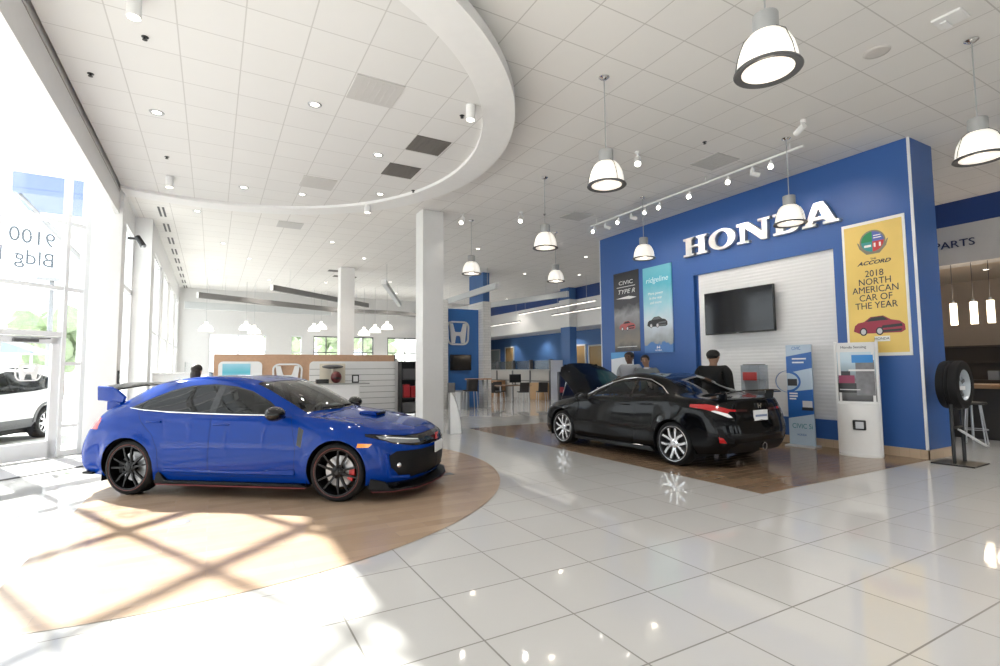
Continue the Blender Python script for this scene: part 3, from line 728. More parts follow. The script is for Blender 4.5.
# cloud ceiling: white ring with a raised tiled field
RO, RI, ZC = 4.43, 3.98, 4.985
XB = -1.60
co_ = Vector((-.28, 8.08))
def arc(rad, n=140):
    a = math.acos((XB - co_.x) / rad)
    return [(co_.x + rad * math.cos(-a + 2*a*k/n), co_.y + rad * math.sin(-a + 2*a*k/n)) for k in range(n + 1)]
A, B = arc(RO), arc(RI)
b = MB(); bb = bmesh.new()
for z in (ZC, ZC + .12):
    pass
def ring(bb, A, B, z0, z1):
    va = [[bb.verts.new((x, y, z)) for x, y in A] for z in (z0, z1)]; vb = [[bb.verts.new((x, y, z)) for x, y in B] for z in (z0, z1)]
    n = len(A)
    for i in range(n - 1):
        bb.faces.new((va[0][i], va[0][i+1], vb[0][i+1], vb[0][i])); bb.faces.new((va[1][i], vb[1][i], vb[1][i+1], va[1][i+1]))
        bb.faces.new((va[0][i], va[1][i], va[1][i+1], va[0][i+1])); bb.faces.new((vb[0][i], vb[0][i+1], vb[1][i+1], vb[1][i]))
    for i in (0, n - 1): bb.faces.new((va[0][i], vb[0][i], vb[1][i], va[1][i]))
ring(bb, A, B, ZC, ZC + .14)
bmesh.ops.recalc_face_normals(bb, faces=bb.faces[:])
b.add(bb); S(b.build('ceiling_cloud_ring', M_gyp, None, 30))
inner = arc(RI + .05)
S(MB().prism(inner, ZC + .055, ZC + .13, 'z').build('ceiling_cloud', M_ceil2))
b = MB(); bb = bmesh.new(); ring(bb, arc(RO - .10), arc(RO - .16), ZC + .14, H); bmesh.ops.recalc_face_normals(bb, faces=bb.faces[:]); b.add(bb); S(b.build('ceiling_cloud_riser', M_gyp))
# beam over the front edge, and the wall above it that closes the tall front hall
S(MB().box(-1.72, -1.64, -7, 12.1, 4.55, 4.965).build('beam', M_gyp))
S(MB().box(-1.71, -1.65, -7, 12.1, 4.965, 5.0).build('beam_reveal', mat('shadow_gap', (.30,.27,.25), .8)))
S(MB().box(-1.72, -1.64, -7, 12.1, 5.0, 9.2).build('wall_front_upper', M_gyp))
# pillar at the end of the glazing
S(MB().box(-2.06, -1.58, 12.12, 12.6, 0, H, .01).build('column', M_white))
S(MB().box(-2.06, -1.58, 12.12, 12.6, H, 9.2).build('column', M_white))
# recess with a door behind the pillar, then the long left wall with tall windows
S(MB().box(-1.80, -1.36, 15.02, 15.14, 0, H).build('wall_recess', M_white))
S(MB().box(-1.80, -1.72, 12.6, 15.02, 3.32, 3.42).build('trim_2', M_alu))
S(MB().box(-1.82, -1.72, 12.6, 15.02, 4.75, H).build('wall_recess', M_white))
S(MB().box(-1.80, -1.72, 14.86, 15.02, 0, 4.75).build('trim_3', M_alu))
d = S(bpy.data.objects.new('window_2', None)); COL.objects.link(d)
MB().box(-1.77, -1.75, 12.6, 14.86, .1, 3.32).build('pane', M_side, d); MB().box(-1.77, -1.75, 12.6, 14.86, 3.42, 4.75).build('pane', M_side, d)
MB().box(-1.79, -1.73, 12.6, 14.86, 0, .1).build('frame', M_alu, d)
wins = [(15.75, 18.0), (18.7, 20.95), (21.65, 23.9), (24.6, 26.6)]
ys = [15.1] + [v for w in wins for v in w] + [27.2]
b = MB()
for i in range(0, len(ys), 2): b.box(-1.5, -1.36, ys[i], ys[i+1], 0, H)
for y0, y1 in wins: b.box(-1.5, -1.36, y0, y1, 0, .55); b.box(-1.5, -1.36, y0, y1, 4.55, H)
S(b.build('wall_left', M_white))
for i, (y0, y1) in enumerate(wins):
    d = S(bpy.data.objects.new('window_%d' % (i + 3), None)); COL.objects.link(d)
    b = MB().box(-1.46, -1.40, y0, y0 + .05, .55, 4.55); b.box(-1.46, -1.40, y1 - .05, y1, .55, 4.55); b.box(-1.46, -1.40, y0, y1, 2.5, 2.56); b.box(-1.46, -1.40, y0, y1, .55, .6); b.box(-1.46, -1.40, y0, y1, 4.5, 4.55)
    b.box(-1.46, -1.40, (y0+y1)/2 - .025, (y0+y1)/2 + .025, .55, 4.55)
    b.build('frame', M_alu, d); MB().box(-1.435, -1.425, y0, y1, .55, 4.55).build('pane', M_side, d)
# far wall with a band of windows
fw_ = [(-.15, 2.25), (3.35, 3.88), (4.42, 5.65), (6.35, 7.45), (8.2, 10.2)]
b = MB(); xs = [-1.5] + [v for w in fw_ for v in w] + [13.4]
for i in range(0, len(xs), 2): b.box(xs[i], xs[i+1], 27.0, 27.2, 0, H)
for x0, x1 in fw_: b.box(x0, x1, 27.0, 27.2, 0, .5); b.box(x0, x1, 27.0, 27.2, 3.2, H)
S(b.build('wall_far', mat('far_wall_paint', (.66,.655,.65), .6)))
for i, (x0, x1) in enumerate(fw_):
    d = S(bpy.data.objects.new('window_%d' % (i + 7), None)); COL.objects.link(d)
    b = MB().box(x0, x0 + .05, 27.05, 27.12, .5, 3.2); b.box(x1 - .05, x1, 27.05, 27.12, .5, 3.2); b.box(x0, x1, 27.05, 27.12, 2.35, 2.4); b.box(x0, x1, 27.05, 27.12, 3.14, 3.2)
    if x1 - x0 > .8: b.box((x0+x1)/2 - .025, (x0+x1)/2 + .025, 27.05, 27.12, .5, 3.2)
    b.build('frame', M_dgrey if i > 1 else M_alu, d); MB().box(x0, x1, 27.08, 27.09, .5, 3.2).build('pane', M_glass, d)
S(MB().box(13.4, 13.55, 27.0, 46, 0, H).build('wall_inner', M_white))
S(MB().box(13.4, 19, 46, 46.2, 0, H).build('wall_service', M_fblue))
# back wall on the right: navy band over a white bulkhead, open below
S(MB().box(14.84, 15.0, -7, 46, 4.69, H).build('wall_back_band', M_dblue))
S(MB().box(14.84, 15.4, 12.5, 46, 3.4, 4.69).build('wall_back_bulkhead', M_gyp))
S(MB().box(14.84, 15.4, -7, 12.5, 3.8, 4.69).build('wall_back_bulkhead', mat('bulkhead_grey', (.60,.59,.585), .6)))
S(MB().box(15.4, 19, 12.5, 46, 3.4, 3.5).build('ceiling_service', M_gyp))
S(MB().box(15.4, 19, -7, 12.5, 3.8, 3.9).build('ceiling_parts', mat('tan_ceiling', (.55,.47,.38), .7)))
S(MB().box(16.5, 16.7, 12.5, 46, 0, 3.4).build('wall_service_blue', M_fblue))
S(MB().box(18.4, 18.6, -7, 12.5, 0, 3.8).build('wall_parts', mat('tan_wall', (.42,.33,.25), .6)))
S(MB().box(14.84, 19, 12.4, 12.6, 0, 3.8).build('wall_divider', M_fblue))
# closing walls behind the photographer
# rear front is glazed too; side glazing is an unseen addition for daylight fill
b = MB().box(e.x, 19, -7.2, -7, 0, .3); b.box(e.x, 19, -7.2, -7, 3.4, 9.2)
for k in range(8): b.box(e.x + k * 4 - 1.0, e.x + k * 4 + .9, -7.2, -7, .3, 3.4)
S(b.build('wall_rear', M_white))
for k in range(7):
    d = S(bpy.data.objects.new('window_%d' % (k + 20), None)); COL.objects.link(d)
    x0 = e.x + k * 4 + .9; x1 = min(19, x0 + 2.1)
    b = MB().box(x0, x1, -7.12, -7.06, 2.4, 2.47); b.box((x0+x1)/2-.03, (x0+x1)/2+.03, -7.12, -7.06, .3, 3.4); b.build('frame', M_alu, d)
    MB().box(x0, x1, -7.1, -7.09, .3, 3.4).build('pane', M_glass, d)
S(MB().box(e.x - .1, e.x + .1, -7, e.y, 3.3, 9.2).build('wall_side', M_white))
for k in range(4):
    d = S(bpy.data.objects.new('window_%d' % (k + 30), None)); COL.objects.link(d)
    y0 = -7 + k * 3.1; b = MB()
    for z in (0.02, 3.22): b.box(e.x - .06, e.x + .06, y0, y0 + 3.1, z, z + .08)
    for q in (0, 1.05, 2.1): b.box(e.x - .06, e.x + .06, y0 + q - .03, y0 + q + .03, 0, 3.3)
    b.build('frame', M_alu, d); MB().box(e.x - .006, e.x + .006, y0, y0 + 3.1, .1, 3.3).build('pane', M_glass, d)
S(MB().box(18.9, 19.1, -7, 46.2, 0, H).build('wall_right', M_white))
# feature wall
b = MB(); X0, X1, Y0, Y1 = 9.92, 10.73, 3.87, 11.62
py0, py1, pz0, pz1 = 5.13, 8.18, .50, 3.65
b.box(X0 + .10, X1, Y0, Y1, 0, H)
b.box(X0, X0 + .10, Y0, py0, 0, H); b.box(X0, X0 + .10, py1 + .10, Y1, 0, H); b.box(X0, X0 + .10, py0, py1 + .10, pz1, H); b.box(X0, X0 + .10, py0, py1 + .10, 0, pz0)
S(b.build('wall_feature', M_blue))
# white textured panel set into it: shallow horizontal waves
b = MB(); n = 270
prev = None
for k in range(n + 1):
    z = pz0 + (pz1 - pz0) * k / n; x = X0 + .055 + .0017 * math.sin(z * 2 * PI / .07)
    if prev: b.quad((prev[0], py1, prev[1]), (prev[0], py0, prev[1]), (x, py0, z), (x, py1, z))
    prev = (x, z)
bmesh.ops.remove_doubles(b.bm, verts=b.bm.verts[:], dist=1e-5)
for v in b.bm.verts: pass
b.box(X0 + .07, X0 + .11, py0, py1, pz0, pz1)
S(b.build('wall_panel', mat('white_wave_panel', (.74,.74,.75), .4)))
S(MB().box(X0 - .012, X0 + .006, Y0 - .012, Y0 + .028, .147, H).build('trim_4', M_alu))
S(MB().box(X0 - .008, X0 + .02, Y1 - .02, Y1 + .012, .147, H).build('trim_5', M_alu))
b = MB().box(X0 - .018, X0, Y0 - .018, Y1, 0, .147); b.box(X0 - .018, X1, Y0 - .018, Y0, 0, .147)
S(b.build('baseboard_feature', M_base))
# square columns
S(MB().box(4.23, 4.75, 11.19, 11.66, 0, H, .006).build('column', mat('column_grey', (.70,.70,.70), .5)))
S(MB().box(4.02, 4.52, 19.0, 19.5, 0, H).build('column', M_white))
S(MB().box(14.45, 14.84, 19.15, 19.85, 0, H).build('column', M_fblue))
S(MB().box(14.40, 14.845, 19.10, 19.90, 3.4, 4.69).build('column_cladding', M_gyp))

# ------------------------------------------------------------------ the glazed front
w1 = S(bpy.data.objects.new('window_1', None)); COL.objects.link(w1)
ang = math.atan2(fd.y, fd.x); MF = Matrix.Translation((fa.x, fa.y, 0)) @ Matrix.Rotation(ang, 4, 'Z')   # local x along the front, y outward
TR = [3.01, 4.225, 5.43, 6.64, 7.85]; mus = [-1.05 * k for k in range(0, 10)]
for i, s in enumerate(mus):
    z0 = 0
    MB().box(s - .032, s + .032, -.07, .07, z0, 9.2, 0, MF).build('mullion', M_alu, w1)
MB().box(.30, .42, -.07, .07, 0, 9.2, 0, MF).build('mullion', M_alu, w1)
for z in TR: MB().box(FL, .42, -.06, .06, z - .035, z + .035, 0, MF).build('transom', M_alu, w1)
MB().box(FL, -3.3, -.06, .06, 0, .10, 0, MF).build('transom', M_alu, w1); MB().box(0, .42, -.06, .06, 0, .10, 0, MF).build('transom', M_alu, w1)
MB().box(0, .42, -.06, .06, .50, .56, 0, MF).build('transom', M_alu, w1); MB().box(0, .42, -.06, .06, 1.62, 1.68, 0, MF).build('transom', M_alu, w1)
MB().box(FL, .0, -.06, .06, 2.13, 2.22, 0, MF).build('transom', M_alu, w1)
edges = [-9.4] + [s for s in mus[::-1]] + [.36]
for a, c in zip(edges, edges[1:]):
    zs = [2.2] + TR + [9.2] if (c <= .01 and a >= -3.2) else [.1] + TR + [9.2]
    for z0, z1 in zip(zs, zs[1:]):
        if a < -6: 
            continue
        MB().box(a + .03, c - .03, -.006, .006, z0 + .03, z1 - .03, 0, MF).build('pane', M_glass, w1)
MB().box(FL, -6.3, -.006, .006, .1, 9.2, 0, MF).build('pane', M_glass, w1)
# entrance door leaves in the front
for i, (a, c) in enumerate(((-1.02, -.03), (-2.07, -1.08))):
    dr = S(bpy.data.objects.new('door_%d' % (i + 1), None)); COL.objects.link(dr)
    b = MB(); b.box(a, a + .11, -.03, .03, 0, 2.12, 0, MF); b.box(c - .13, c, -.03, .03, 0, 2.12, 0, MF); b.box(a, c, -.03, .03, 2.0, 2.12, 0, MF); b.box(a, c, -.03, .03, .01, .30, 0, MF)
    b.build('frame', M_alu, dr)
    MB().box(a + .11, c - .13, -.006, .006, .30, 2.0, 0, MF).build('pane', M_glass, dr)
    b = MB().box(a + .25, a + .62, -.085, -.035, 2.02, 2.075, .008, MF); b.path([MF @ Vector((a + .5, -.07, 2.07)), MF @ Vector((a + .78, -.10, 2.09))], .012, 6); b.build('door_closer', M_dgrey, dr)
    b = MB()
    frosted = mat('frosted_film', (.93,.93,.93), .6)
    # outlined capital H in a rounded frame, applied to the glass
    cx = a + .53 if i == 0 else a + .5
    def emblem_parts(cx, cz, w, h, d0, d1, M):
        bb = MB()
        n = 9; o = []; q = []
        def rr(w_, h_, r_, tw):
            P = []
            for (sx, sy, a0) in ((1, 1, 0), (-1, 1, 90), (-1, -1, 180), (1, -1, 270)):
                for k in range(5):
                    t = R(a0 + 90 * k / 4)
                    x = sx * (w_ / 2 - r_) + r_ * math.cos(t); y = sy * (h_ / 2 - r_) + r_ * math.sin(t)
                    x *= 1 + tw * (y / h_)
                    P.append((cx + x, cz + y))
            return P
        O = rr(w, h, w * .24, .10); I = rr(w * .88, h * .87, w * .19, .10)
        b2 = bmesh.new(); N = len(O)
        vo = [[b2.verts.new((x, d, z)) for x, z in O] for d in (d0, d1)]; vi = [[b2.verts.new((x, d, z)) for x, z in I] for d in (d0, d1)]
        for k in range(N):
            j = (k + 1) % N
            b2.faces.new((vo[0][k], vo[0][j], vi[0][j], vi[0][k])); b2.faces.new((vo[1][k], vi[1][k], vi[1][j], vo[1][j]))
            b2.faces.new((vo[0][k], vo[1][k], vo[1][j], vo[0][j])); b2.faces.new((vi[0][k], vi[0][j], vi[1][j], vi[1][k]))
        bmesh.ops.recalc_face_normals(b2, faces=b2.faces[:])
        bb.add(b2, M)
        hp = [(-.40,.40),(-.24,.40),(-.16,.10),(-.13,.045),(.13,.045),(.16,.10),(.24,.40),(.40,.40),(.30,-.42),(.15,-.42),(.11,-.16),(.08,-.11),(-.08,-.11),(-.11,-.16),(-.15,-.42),(-.30,-.42)]
        bb.prism([(cx + x * w, cz + z * h) for x, z in hp], d0, d1, 'y', M)
        return bb
    emblem_parts(cx, 1.50, .40, .30, -.010, -.0065, MF).build('emblem', frosted, dr)
# mirror-read lettering on the glass (applied from outside)
for body, z, s in (('9100', 3.83, -.44), ('Bldg 1', 3.47, -.44)):
    t = text('glass_lettering', body, glass('frost_lettering', (.36,.38,.40), 1., 1.2, .5), w1, .36, (0, 0, 0), (0, 0, 0), .001, 'LEFT')
    # seen from inside the words run backwards
    t.matrix_world = MF @ Matrix.Translation((s + .28, .012, z)) @ Matrix.Rotation(PI, 4, 'Z') @ Matrix.Rotation(PI / 2, 4, 'X')
# ------------------------------------------------------------------ the cars on show
def put(root, c, deg, z=.0025): root.location = (c[0], c[1], z); root.rotation_euler = (0, 0, R(deg))
hatch = thing('hatchback_car', 'glossy blue five-door hatchback with tall rear wing on the round tan floor inlay', 'car')
sport_hatchback(hatch); put(hatch, (.763, 7.633), -38.12)
coup = thing('coupe_car', 'glossy black two-door coupe with raised bonnet in front of the blue wall', 'car')
coupe_car(coup); put(coup, (7.027, 7.015), 92.0)
# ------------------------------------------------------------------ lamps in the ceiling
def light(kind, parent, loc, energy, col=(1, .93, .84), radius=.1, rot=None, spot=None, blend=.6):
    l = bpy.data.lights.new('bulb', kind); l.energy = energy; l.color = col
    if kind in ('POINT', 'SPOT'): l.shadow_soft_size = radius
    if spot: l.spot_size = R(spot); l.spot_blend = blend
    o = bpy.data.objects.new('bulb', l); COL.objects.link(o); o.parent = parent; o.location = loc
    if rot: o.rotation_euler = rot
    return o
M_shade = mat('opal_shade', (.95,.93,.88), .35, emit=(1,.93,.83), estr=.62)
M_diff = mat('lamp_diffuser', (1,.95,.88), .4, emit=(1,.88,.76), estr=.85)
M_ring = mat('lamp_ring', (.09,.09,.092), .45)
M_cap = mat('lamp_cap', (.42,.43,.44), .4, .4)
PEND = [((3.75,2.35), 3.80, 'large bell pendant lamp at the top edge of the view, nearest of all'),
        ((7.58,2.29), 3.83, 'bell pendant lamp hanging right of the blue wall corner'),
        ((4.33,4.91), 3.80, 'bell pendant lamp hanging alone between the curved ceiling edge and the spotlight track'),
        ((5.62,8.18), 3.82, 'bell pendant lamp in mid hall, just right of the white square column'),
        ((5.63,11.48), 3.86, 'small bell pendant lamp in front of the blue topped brick pillar'),
        ((8.20,8.14), 3.86, 'bell pendant lamp hanging in front of the two tall posters'),
        ((8.17,4.86), 3.80, 'bell pendant lamp hanging in front of the silver letters'),
        ((8.20,11.45), 3.86, 'small bell pendant lamp hanging left of the blue wall end')]
def pendant(x, y, zb, label):
    t = thing('pendant_lamp', label, 'lamp', (x, y, H), 0, 'bell pendant lamps in the hall'); t.scale = (.92, .92, 1)
    z = zb - H
    MB().lathe([(0,0),(.075,0),(.075,-.012),(.05,-.03),(.015,-.045),(0,-.045)], 24).build('ceiling_rose', M_chrome, t, 40)
    MB().cyl(.008, z + .46, -.04, 8).build('cord', M_cap, t, 60)
    MB().lathe([(0,z+.47),(.098,z+.47),(.102,z+.46),(.102,z+.31),(0,z+.31)], 32).build('cap', M_cap, t, 40)
    MB().lathe([(.098,z+.31),(.135,z+.30),(.178,z+.255),(.212,z+.19),(.232,z+.11),(.242,z+.02),(.238,z+.02),(.228,z+.11),(.206,z+.19),(.17,z+.25),(.13,z+.292)], 44).build('lamp_shade', M_shade, t, 60)
    MB().lathe([(.205,z+.012),(.262,z),(.27,z+.008),(.262,z+.024),(.205,z+.024)], 44).build('ring', M_ring, t, 50)
    MB().lathe([(0,z+.045),(.21,z+.02),(.21,z+.015),(0,z+.035)], 36).build('diffuser', M_diff, t, 60)
    for k in range(3):
        a = 2*PI*k/3 + .4; c, s = math.cos(a), math.sin(a)
        MB().path([(.10*c,.10*s,z+.33),(.185*c,.185*s,z+.262),(.240*c,.240*s,z+.12),(.262*c,.262*s,z+.015)], .004, 6).build('stay', M_ring, t, 60)
    MB().lathe([(0,z+.012),(.055,z+.012),(.055,z+.02),(0,z+.02)], 20).build('bulb', mat('bulb_glow', (1,.95,.85), .4, emit=(1,.90,.76), estr=16), t, 60)
for (x, y), zb, lb in PEND: pendant(x, y, zb, lb)

# round recessed downlights
def downlight(x, y, z, label, group, on=True, power=45):
    t = thing('downlight', label, 'downlight', (x, y, z), 0, group)
    MB().lathe([(.055,-.004),(.082,-.010),(.092,0),(.092,.02),(.055,.02)], 24).build('trim_ring', M_cap, t, 50)
    MB().lathe([(0,-.003),(.06,-.003),(.06,.006),(0,.006)], 20).build('lens', M_lampon if on else M_chrome, t, 50)
    if power: light('SPOT', t, (0, 0, -.03), power, radius=.06, spot=120)
zc2 = ZC + .055
for x, y, lb in [(1.11,6.99,'recessed downlight in the curved ceiling left of the large grey vent'),(2.31,8.19,'recessed downlight in the curved ceiling beside the light streak'),
                 (-.75,8.23,'small recessed downlight in the curved ceiling near the front beam'),(2.88,10.05,'recessed downlight near the far rim of the curved ceiling, right of the grey vent'),(.45,10.9,'recessed downlight by the far rim of the curved ceiling, left'),(1.5,10.8,'recessed downlight by the far rim of the curved ceiling, middle')]:
    downlight(x, y, zc2, lb, 'downlights in the round ceiling')
# surface cylinders
def cylinder_light(x, y, z, label, group, power=40):
    t = thing('ceiling_spotlight', label, 'spotlight', (x, y, z), 0, group)
    MB().lathe([(0,0),(.06,0),(.062,-.01),(.062,-.20),(.055,-.205),(.05,-.19),(0,-.19)], 24).build('housing', M_white, t, 40)
    MB().lathe([(0,-.207),(.052,-.207),(.052,-.20),(0,-.20)], 20).build('lens', M_lampon, t, 40)
    if power: light('SPOT', t, (0, 0, -.22), power, radius=.05, spot=100)
for x, y, lb in [(-.73,5.72,'white cylinder spotlight at the top left of the curved ceiling'),(-.76,10.9,'white cylinder spotlight at the far left of the curved ceiling, near the pillar'),(2.95,6.02,'white cylinder spotlight near the right rim of the curved ceiling'),(2.81,10.75,'white cylinder spotlight at the far right rim of the curved ceiling')]:
    cylinder_light(x, y, zc2, lb, 'cylinder spotlights on the round ceiling')
# black sprinkler dots
for x, y, z, lb in [(-.71,6.38,zc2,'small black ceiling sprinkler below the top left spotlight'),(-1.35,7.5,zc2,'small black ceiling sprinkler next to the front beam'),(2.97,6.33,zc2,'small black ceiling sprinkler beside the right rim spotlight'),(-.74,9.9,zc2,'small black ceiling sprinkler in front of the far left spotlight'),(3.35,9.4,ZC,'small sprinkler under the rim of the curved ceiling'),(7.1,5.6,H,'small black ceiling sprinkler in front of the square vent'),(7.0,10.2,H,'small black ceiling sprinkler before the far track end')]:
    t = thing('sprinkler', lb, 'sprinkler', (x, y, z + .004)); MB().lathe([(0,0),(.035,0),(.035,-.008),(.012,-.012),(.012,-.03),(.025,-.034),(.025,-.038),(0,-.04)], 14).build('body', M_black, t, 50)
# air vents
def vent(x, y, z, w, d, m, label, group, slots=6, rz=0):
    t = thing('ceiling_vent', label, 'vent', (x, y, z), rz, group)
    MB().box(-w/2, w/2, -d/2, d/2, -.012, .004, .003).build('vent_plate', m, t)
    if slots:
        b = MB()
        for k in range(slots):
            q = w * (.16 + .68 * k / (slots - 1)) - w/2
            b.box(q - .008, q + .008, -d*.4, d*.4, -.016, -.011)
        b.build('slats', m if slots < 9 else M_dgrey, t)
M_vent = mat('vent_grey', (.52,.51,.50), .6); M_ventd = mat('vent_dark', (.13,.12,.11), .7)
vent(1.73, 6.29, zc2, .60, .60, M_vent, 'large square grey ceiling vent in the middle of the curved ceiling', 'vents in the round ceiling')
vent(1.67, 9.99, zc2, .60, .60, M_vent, 'square grey ceiling vent near the far rim of the curved ceiling', 'vents in the round ceiling')
vent(2.91, 7.47, zc2, .56, .56, M_ventd, 'dark square ceiling vent nearest the right rim', 'dark vents in the round ceiling')
vent(2.86, 8.68, zc2, .56, .56, M_ventd, 'dark square ceiling vent behind the first dark one', 'dark vents in the round ceiling')
vent(1.67, 14.05, H, .6, .6, M_vent, 'square grey ceiling vent behind the curved ceiling', 'vents in the flat ceiling')
vent(7.80, 9.96, H, .6, .6, M_vent, 'square grey ceiling vent beside the far end of the light track', 'vents in the flat ceiling')
vent(7.95, 6.07, H, .6, .6, M_vent, 'square grey ceiling vent above the near half of the light track', 'vents in the flat ceiling')
vent(4.6, 21.0, H, .9, .35, M_ventd, 'dark slot vent far back, near the slanting beams', 'slot vents at the back'); vent(4.2, 19.9, H, .9, .35, M_ventd, 'dark slot vent before the other slot at the back', 'slot vents at the back')
for k in range(9):
    y = 14.25 + k * 1.55
    t = thing('linear_vent', ['nearest','second nearest','third nearest','fourth nearest','fifth nearest','sixth nearest','seventh nearest','eighth nearest','farthest'][k] + ' pair of dark ceiling slots along the left windows', 'vent', (-1.12, y, H), 0, 'linear slot vents along the left wall')
    for q in (-.045, .045): MB().box(q - .022, q + .022, -.42, .42, -.006, .004).build('slot', M_black, t)
# round speakers and detectors in the flat ceiling
t = thing('ceiling_speaker', 'round white ceiling speaker grille near the top right', 'speaker', (6.87, 2.94, H)); MB().lathe([(0,-.012),(.10,-.014),(.135,-.006),(.14,0),(0,0)], 32).build('grille', mat('speaker_grille', (.60,.58,.56), .6), t, 40)
t = thing('wireless_access_point', 'square white box on the ceiling at the top right edge', 'access point', (6.89, 2.24, H + .003)); MB().box(-.13, .13, -.13, .13, -.03, 0, .01).build('cover', M_white, t); MB().box(-.05, .12, .02, .08, -.05, -.03, .005).build('antenna', M_white, t)
t = thing('security_camera', 'white security camera on the ceiling above the near end of the light track', 'camera', (7.79, 4.36, H), R(70))
MB().cyl(.04, -.05, 0, 18).build('mount', M_white, t, 40); MB().rod((-.02,0,-.09),(.16,0,-.15),.045,18).build('body', M_white, t, 40); MB().rod((.16,0,-.15),(.168,0,-.1527),.032,16).build('lens', M_black, t, 40)
for x, y, lb in [(6.39,6.43,'white adjustable spotlight on the ceiling right of the middle pendant'),(6.4,10.33,'white adjustable spotlight on the ceiling beside the mid hall pendant'),(5.2,11.1,'white adjustable spotlight on the ceiling before the small pendant'),(4.75,12.5,'white adjustable spotlight on the ceiling right behind the white column')]:
    t = thing('ceiling_spotlight', lb, 'spotlight', (x, y, H), 0, 'adjustable spotlights on the flat ceiling')
    MB().cyl(.045, -.03, 0, 18).build('base', M_white, t, 40); MB().rod((0,0,-.03),(.02,0,-.12),.012,8).build('arm', M_white, t, 50)
    MB().rod((.03,.03,-.10),(-.05,-.05,-.24),.055,18,.06).build('head', M_white, t, 40); MB().rod((-.0495,-.0495,-.239),(-.054,-.054,-.245),.05,18).build('lens', M_lampon, t, 40)
    light('SPOT', t, (-.06,-.06,-.26), 40, radius=.05, spot=90, rot=(R(-15), R(15), 0))
# light track along the blue wall
tr = thing('track_light', 'long white ceiling track carrying spotlights in front of the blue wall', 'light track', (8.42, 7.45, 5.10))
MB().box(-.018, .018, -2.72, 2.72, 0, .036, .003).build('rail', M_white, tr)
b = MB()
for y in (-2.5, -.8, .9, 2.5): b.cyl(.008, .036, .15, 8, Matrix.Translation((0, y, 0)))
b.build('stem', M_white, tr)
TH = [10.05, 9.62, 9.15, 8.72, 8.28, 7.86, 7.05, 6.15, 5.65, 5.30]
for i, y in enumerate(TH):
    hd = MB().rod((0, y - 7.45, 0), (0, y - 7.45, -.07), .012, 10).build('track_head', M_white, tr, 40)
    on = i not in (1, 3, 8); sg = -1 if on else 1
    b = MB().box(-.02, .02, y - 7.45 - .035, y - 7.45 + .035, -.16, -.05, .006); b.rod((-.02 * sg, y - 7.45 + .02, -.125), (.10 * sg, y - 7.45 - .06, -.165), .040, 16, .046); b.build('housing', M_white, hd, 40)
    MB().rod((.1005 * sg, y - 7.45 - .0605, -.1652), (.104 * sg, y - 7.45 - .063, -.1665), .038, 16).build('lens', M_lampon if on else M_chrome, hd, 40)
    if on: light('SPOT', tr, (-.13, y - 7.45 - .07, -.18), 50, radius=.05, spot=100, rot=(0, R(-45), 0))
# recessed lamps added as fill light over the far hall
FAR = [(12.4,10.,'added recessed fill lamp hidden high behind the blue wall'),(11.,13.6,'added recessed fill lamp just past the far end of the blue wall'),(7.2,14.2,'added recessed fill lamp between the small pendants and the white column'),
  (3.0,15.4,'added recessed fill lamp behind the curved ceiling, right of its grey vent'),(6.6,17.4,'added recessed fill lamp right above the portal with the chrome emblem'),(10.8,17.2,'added recessed fill lamp in front of the long pale suspended beam'),
  (1.,19.,'added recessed fill lamp above the left end of the wood veneered display wall'),(.2,17.0,'added recessed fill lamp nearest the left windows, before the display wall'),(4.4,17.2,'added recessed fill lamp just in front of the farther white column'),
  (0.,21.5,'added recessed fill lamp above the left end of the dark suspended beam'),(4.2,22.8,'added recessed fill lamp behind the farther white column'),(7.9,24.6,'added recessed fill lamp above the dark curved beam'),
  (12.9,16.4,'added recessed fill lamp above the upper long linear lamp'),(13.9,24.,'added recessed fill lamp close to the navy band, beyond the brick pillar'),(13.9,29.,'added recessed fill lamp at the far end of the navy band'),
  (6.6,21.4,'added recessed fill lamp above the slanted pale beam'),(10.8,21.4,'added recessed fill lamp above the lounge table'),(2.,23.2,'added recessed fill lamp above the wide far window'),(9.5,25.2,'added recessed fill lamp far back left of the portal'),(5.6,25.2,'added recessed fill lamp nearest the narrow far windows'),(-.4,13.8,'added recessed fill lamp behind the curved ceiling beside the slot vents')]
for x, y, lb in FAR: downlight(x, y, H, lb, 'added fill lamps in the far flat ceiling', True, 125)
for x, y in [(5.2,1.2),(2.2,.6),(-.4,-2.2),(3.2,-2.4),(6.6,-2.5),(9.4,.2),(12.2,2.6),(7.2,-.4),(12.4,6.2),(13.6,-1.5)]: downlight(x, y, H, 'added recessed fill lamp over the near tile aisle', 'added fill lamps in the near flat ceiling', True, 210)  # out-of-view lamps added to brighten the near floor and right side

for x, y, lb in [(15.9,18.,'nearest round recessed lamp under the low service ceiling'),(15.9,21.,'second round recessed lamp under the low service ceiling'),(15.9,24.,'third round recessed lamp under the low service ceiling'),(15.9,27.5,'farthest round recessed lamp under the low service ceiling')]: downlight(x, y, 3.4, lb, 'recessed lamps under the service ceiling', True, 110)
for x, y, lb in [(16.4,5.,'round recessed lamp behind the three glowing cylinder pendants'),(16.4,2.4,'round recessed lamp under the parts ceiling at the right edge')]: downlight(x, y, 3.8, lb, 'recessed lamps under the parts ceiling', True, 40)
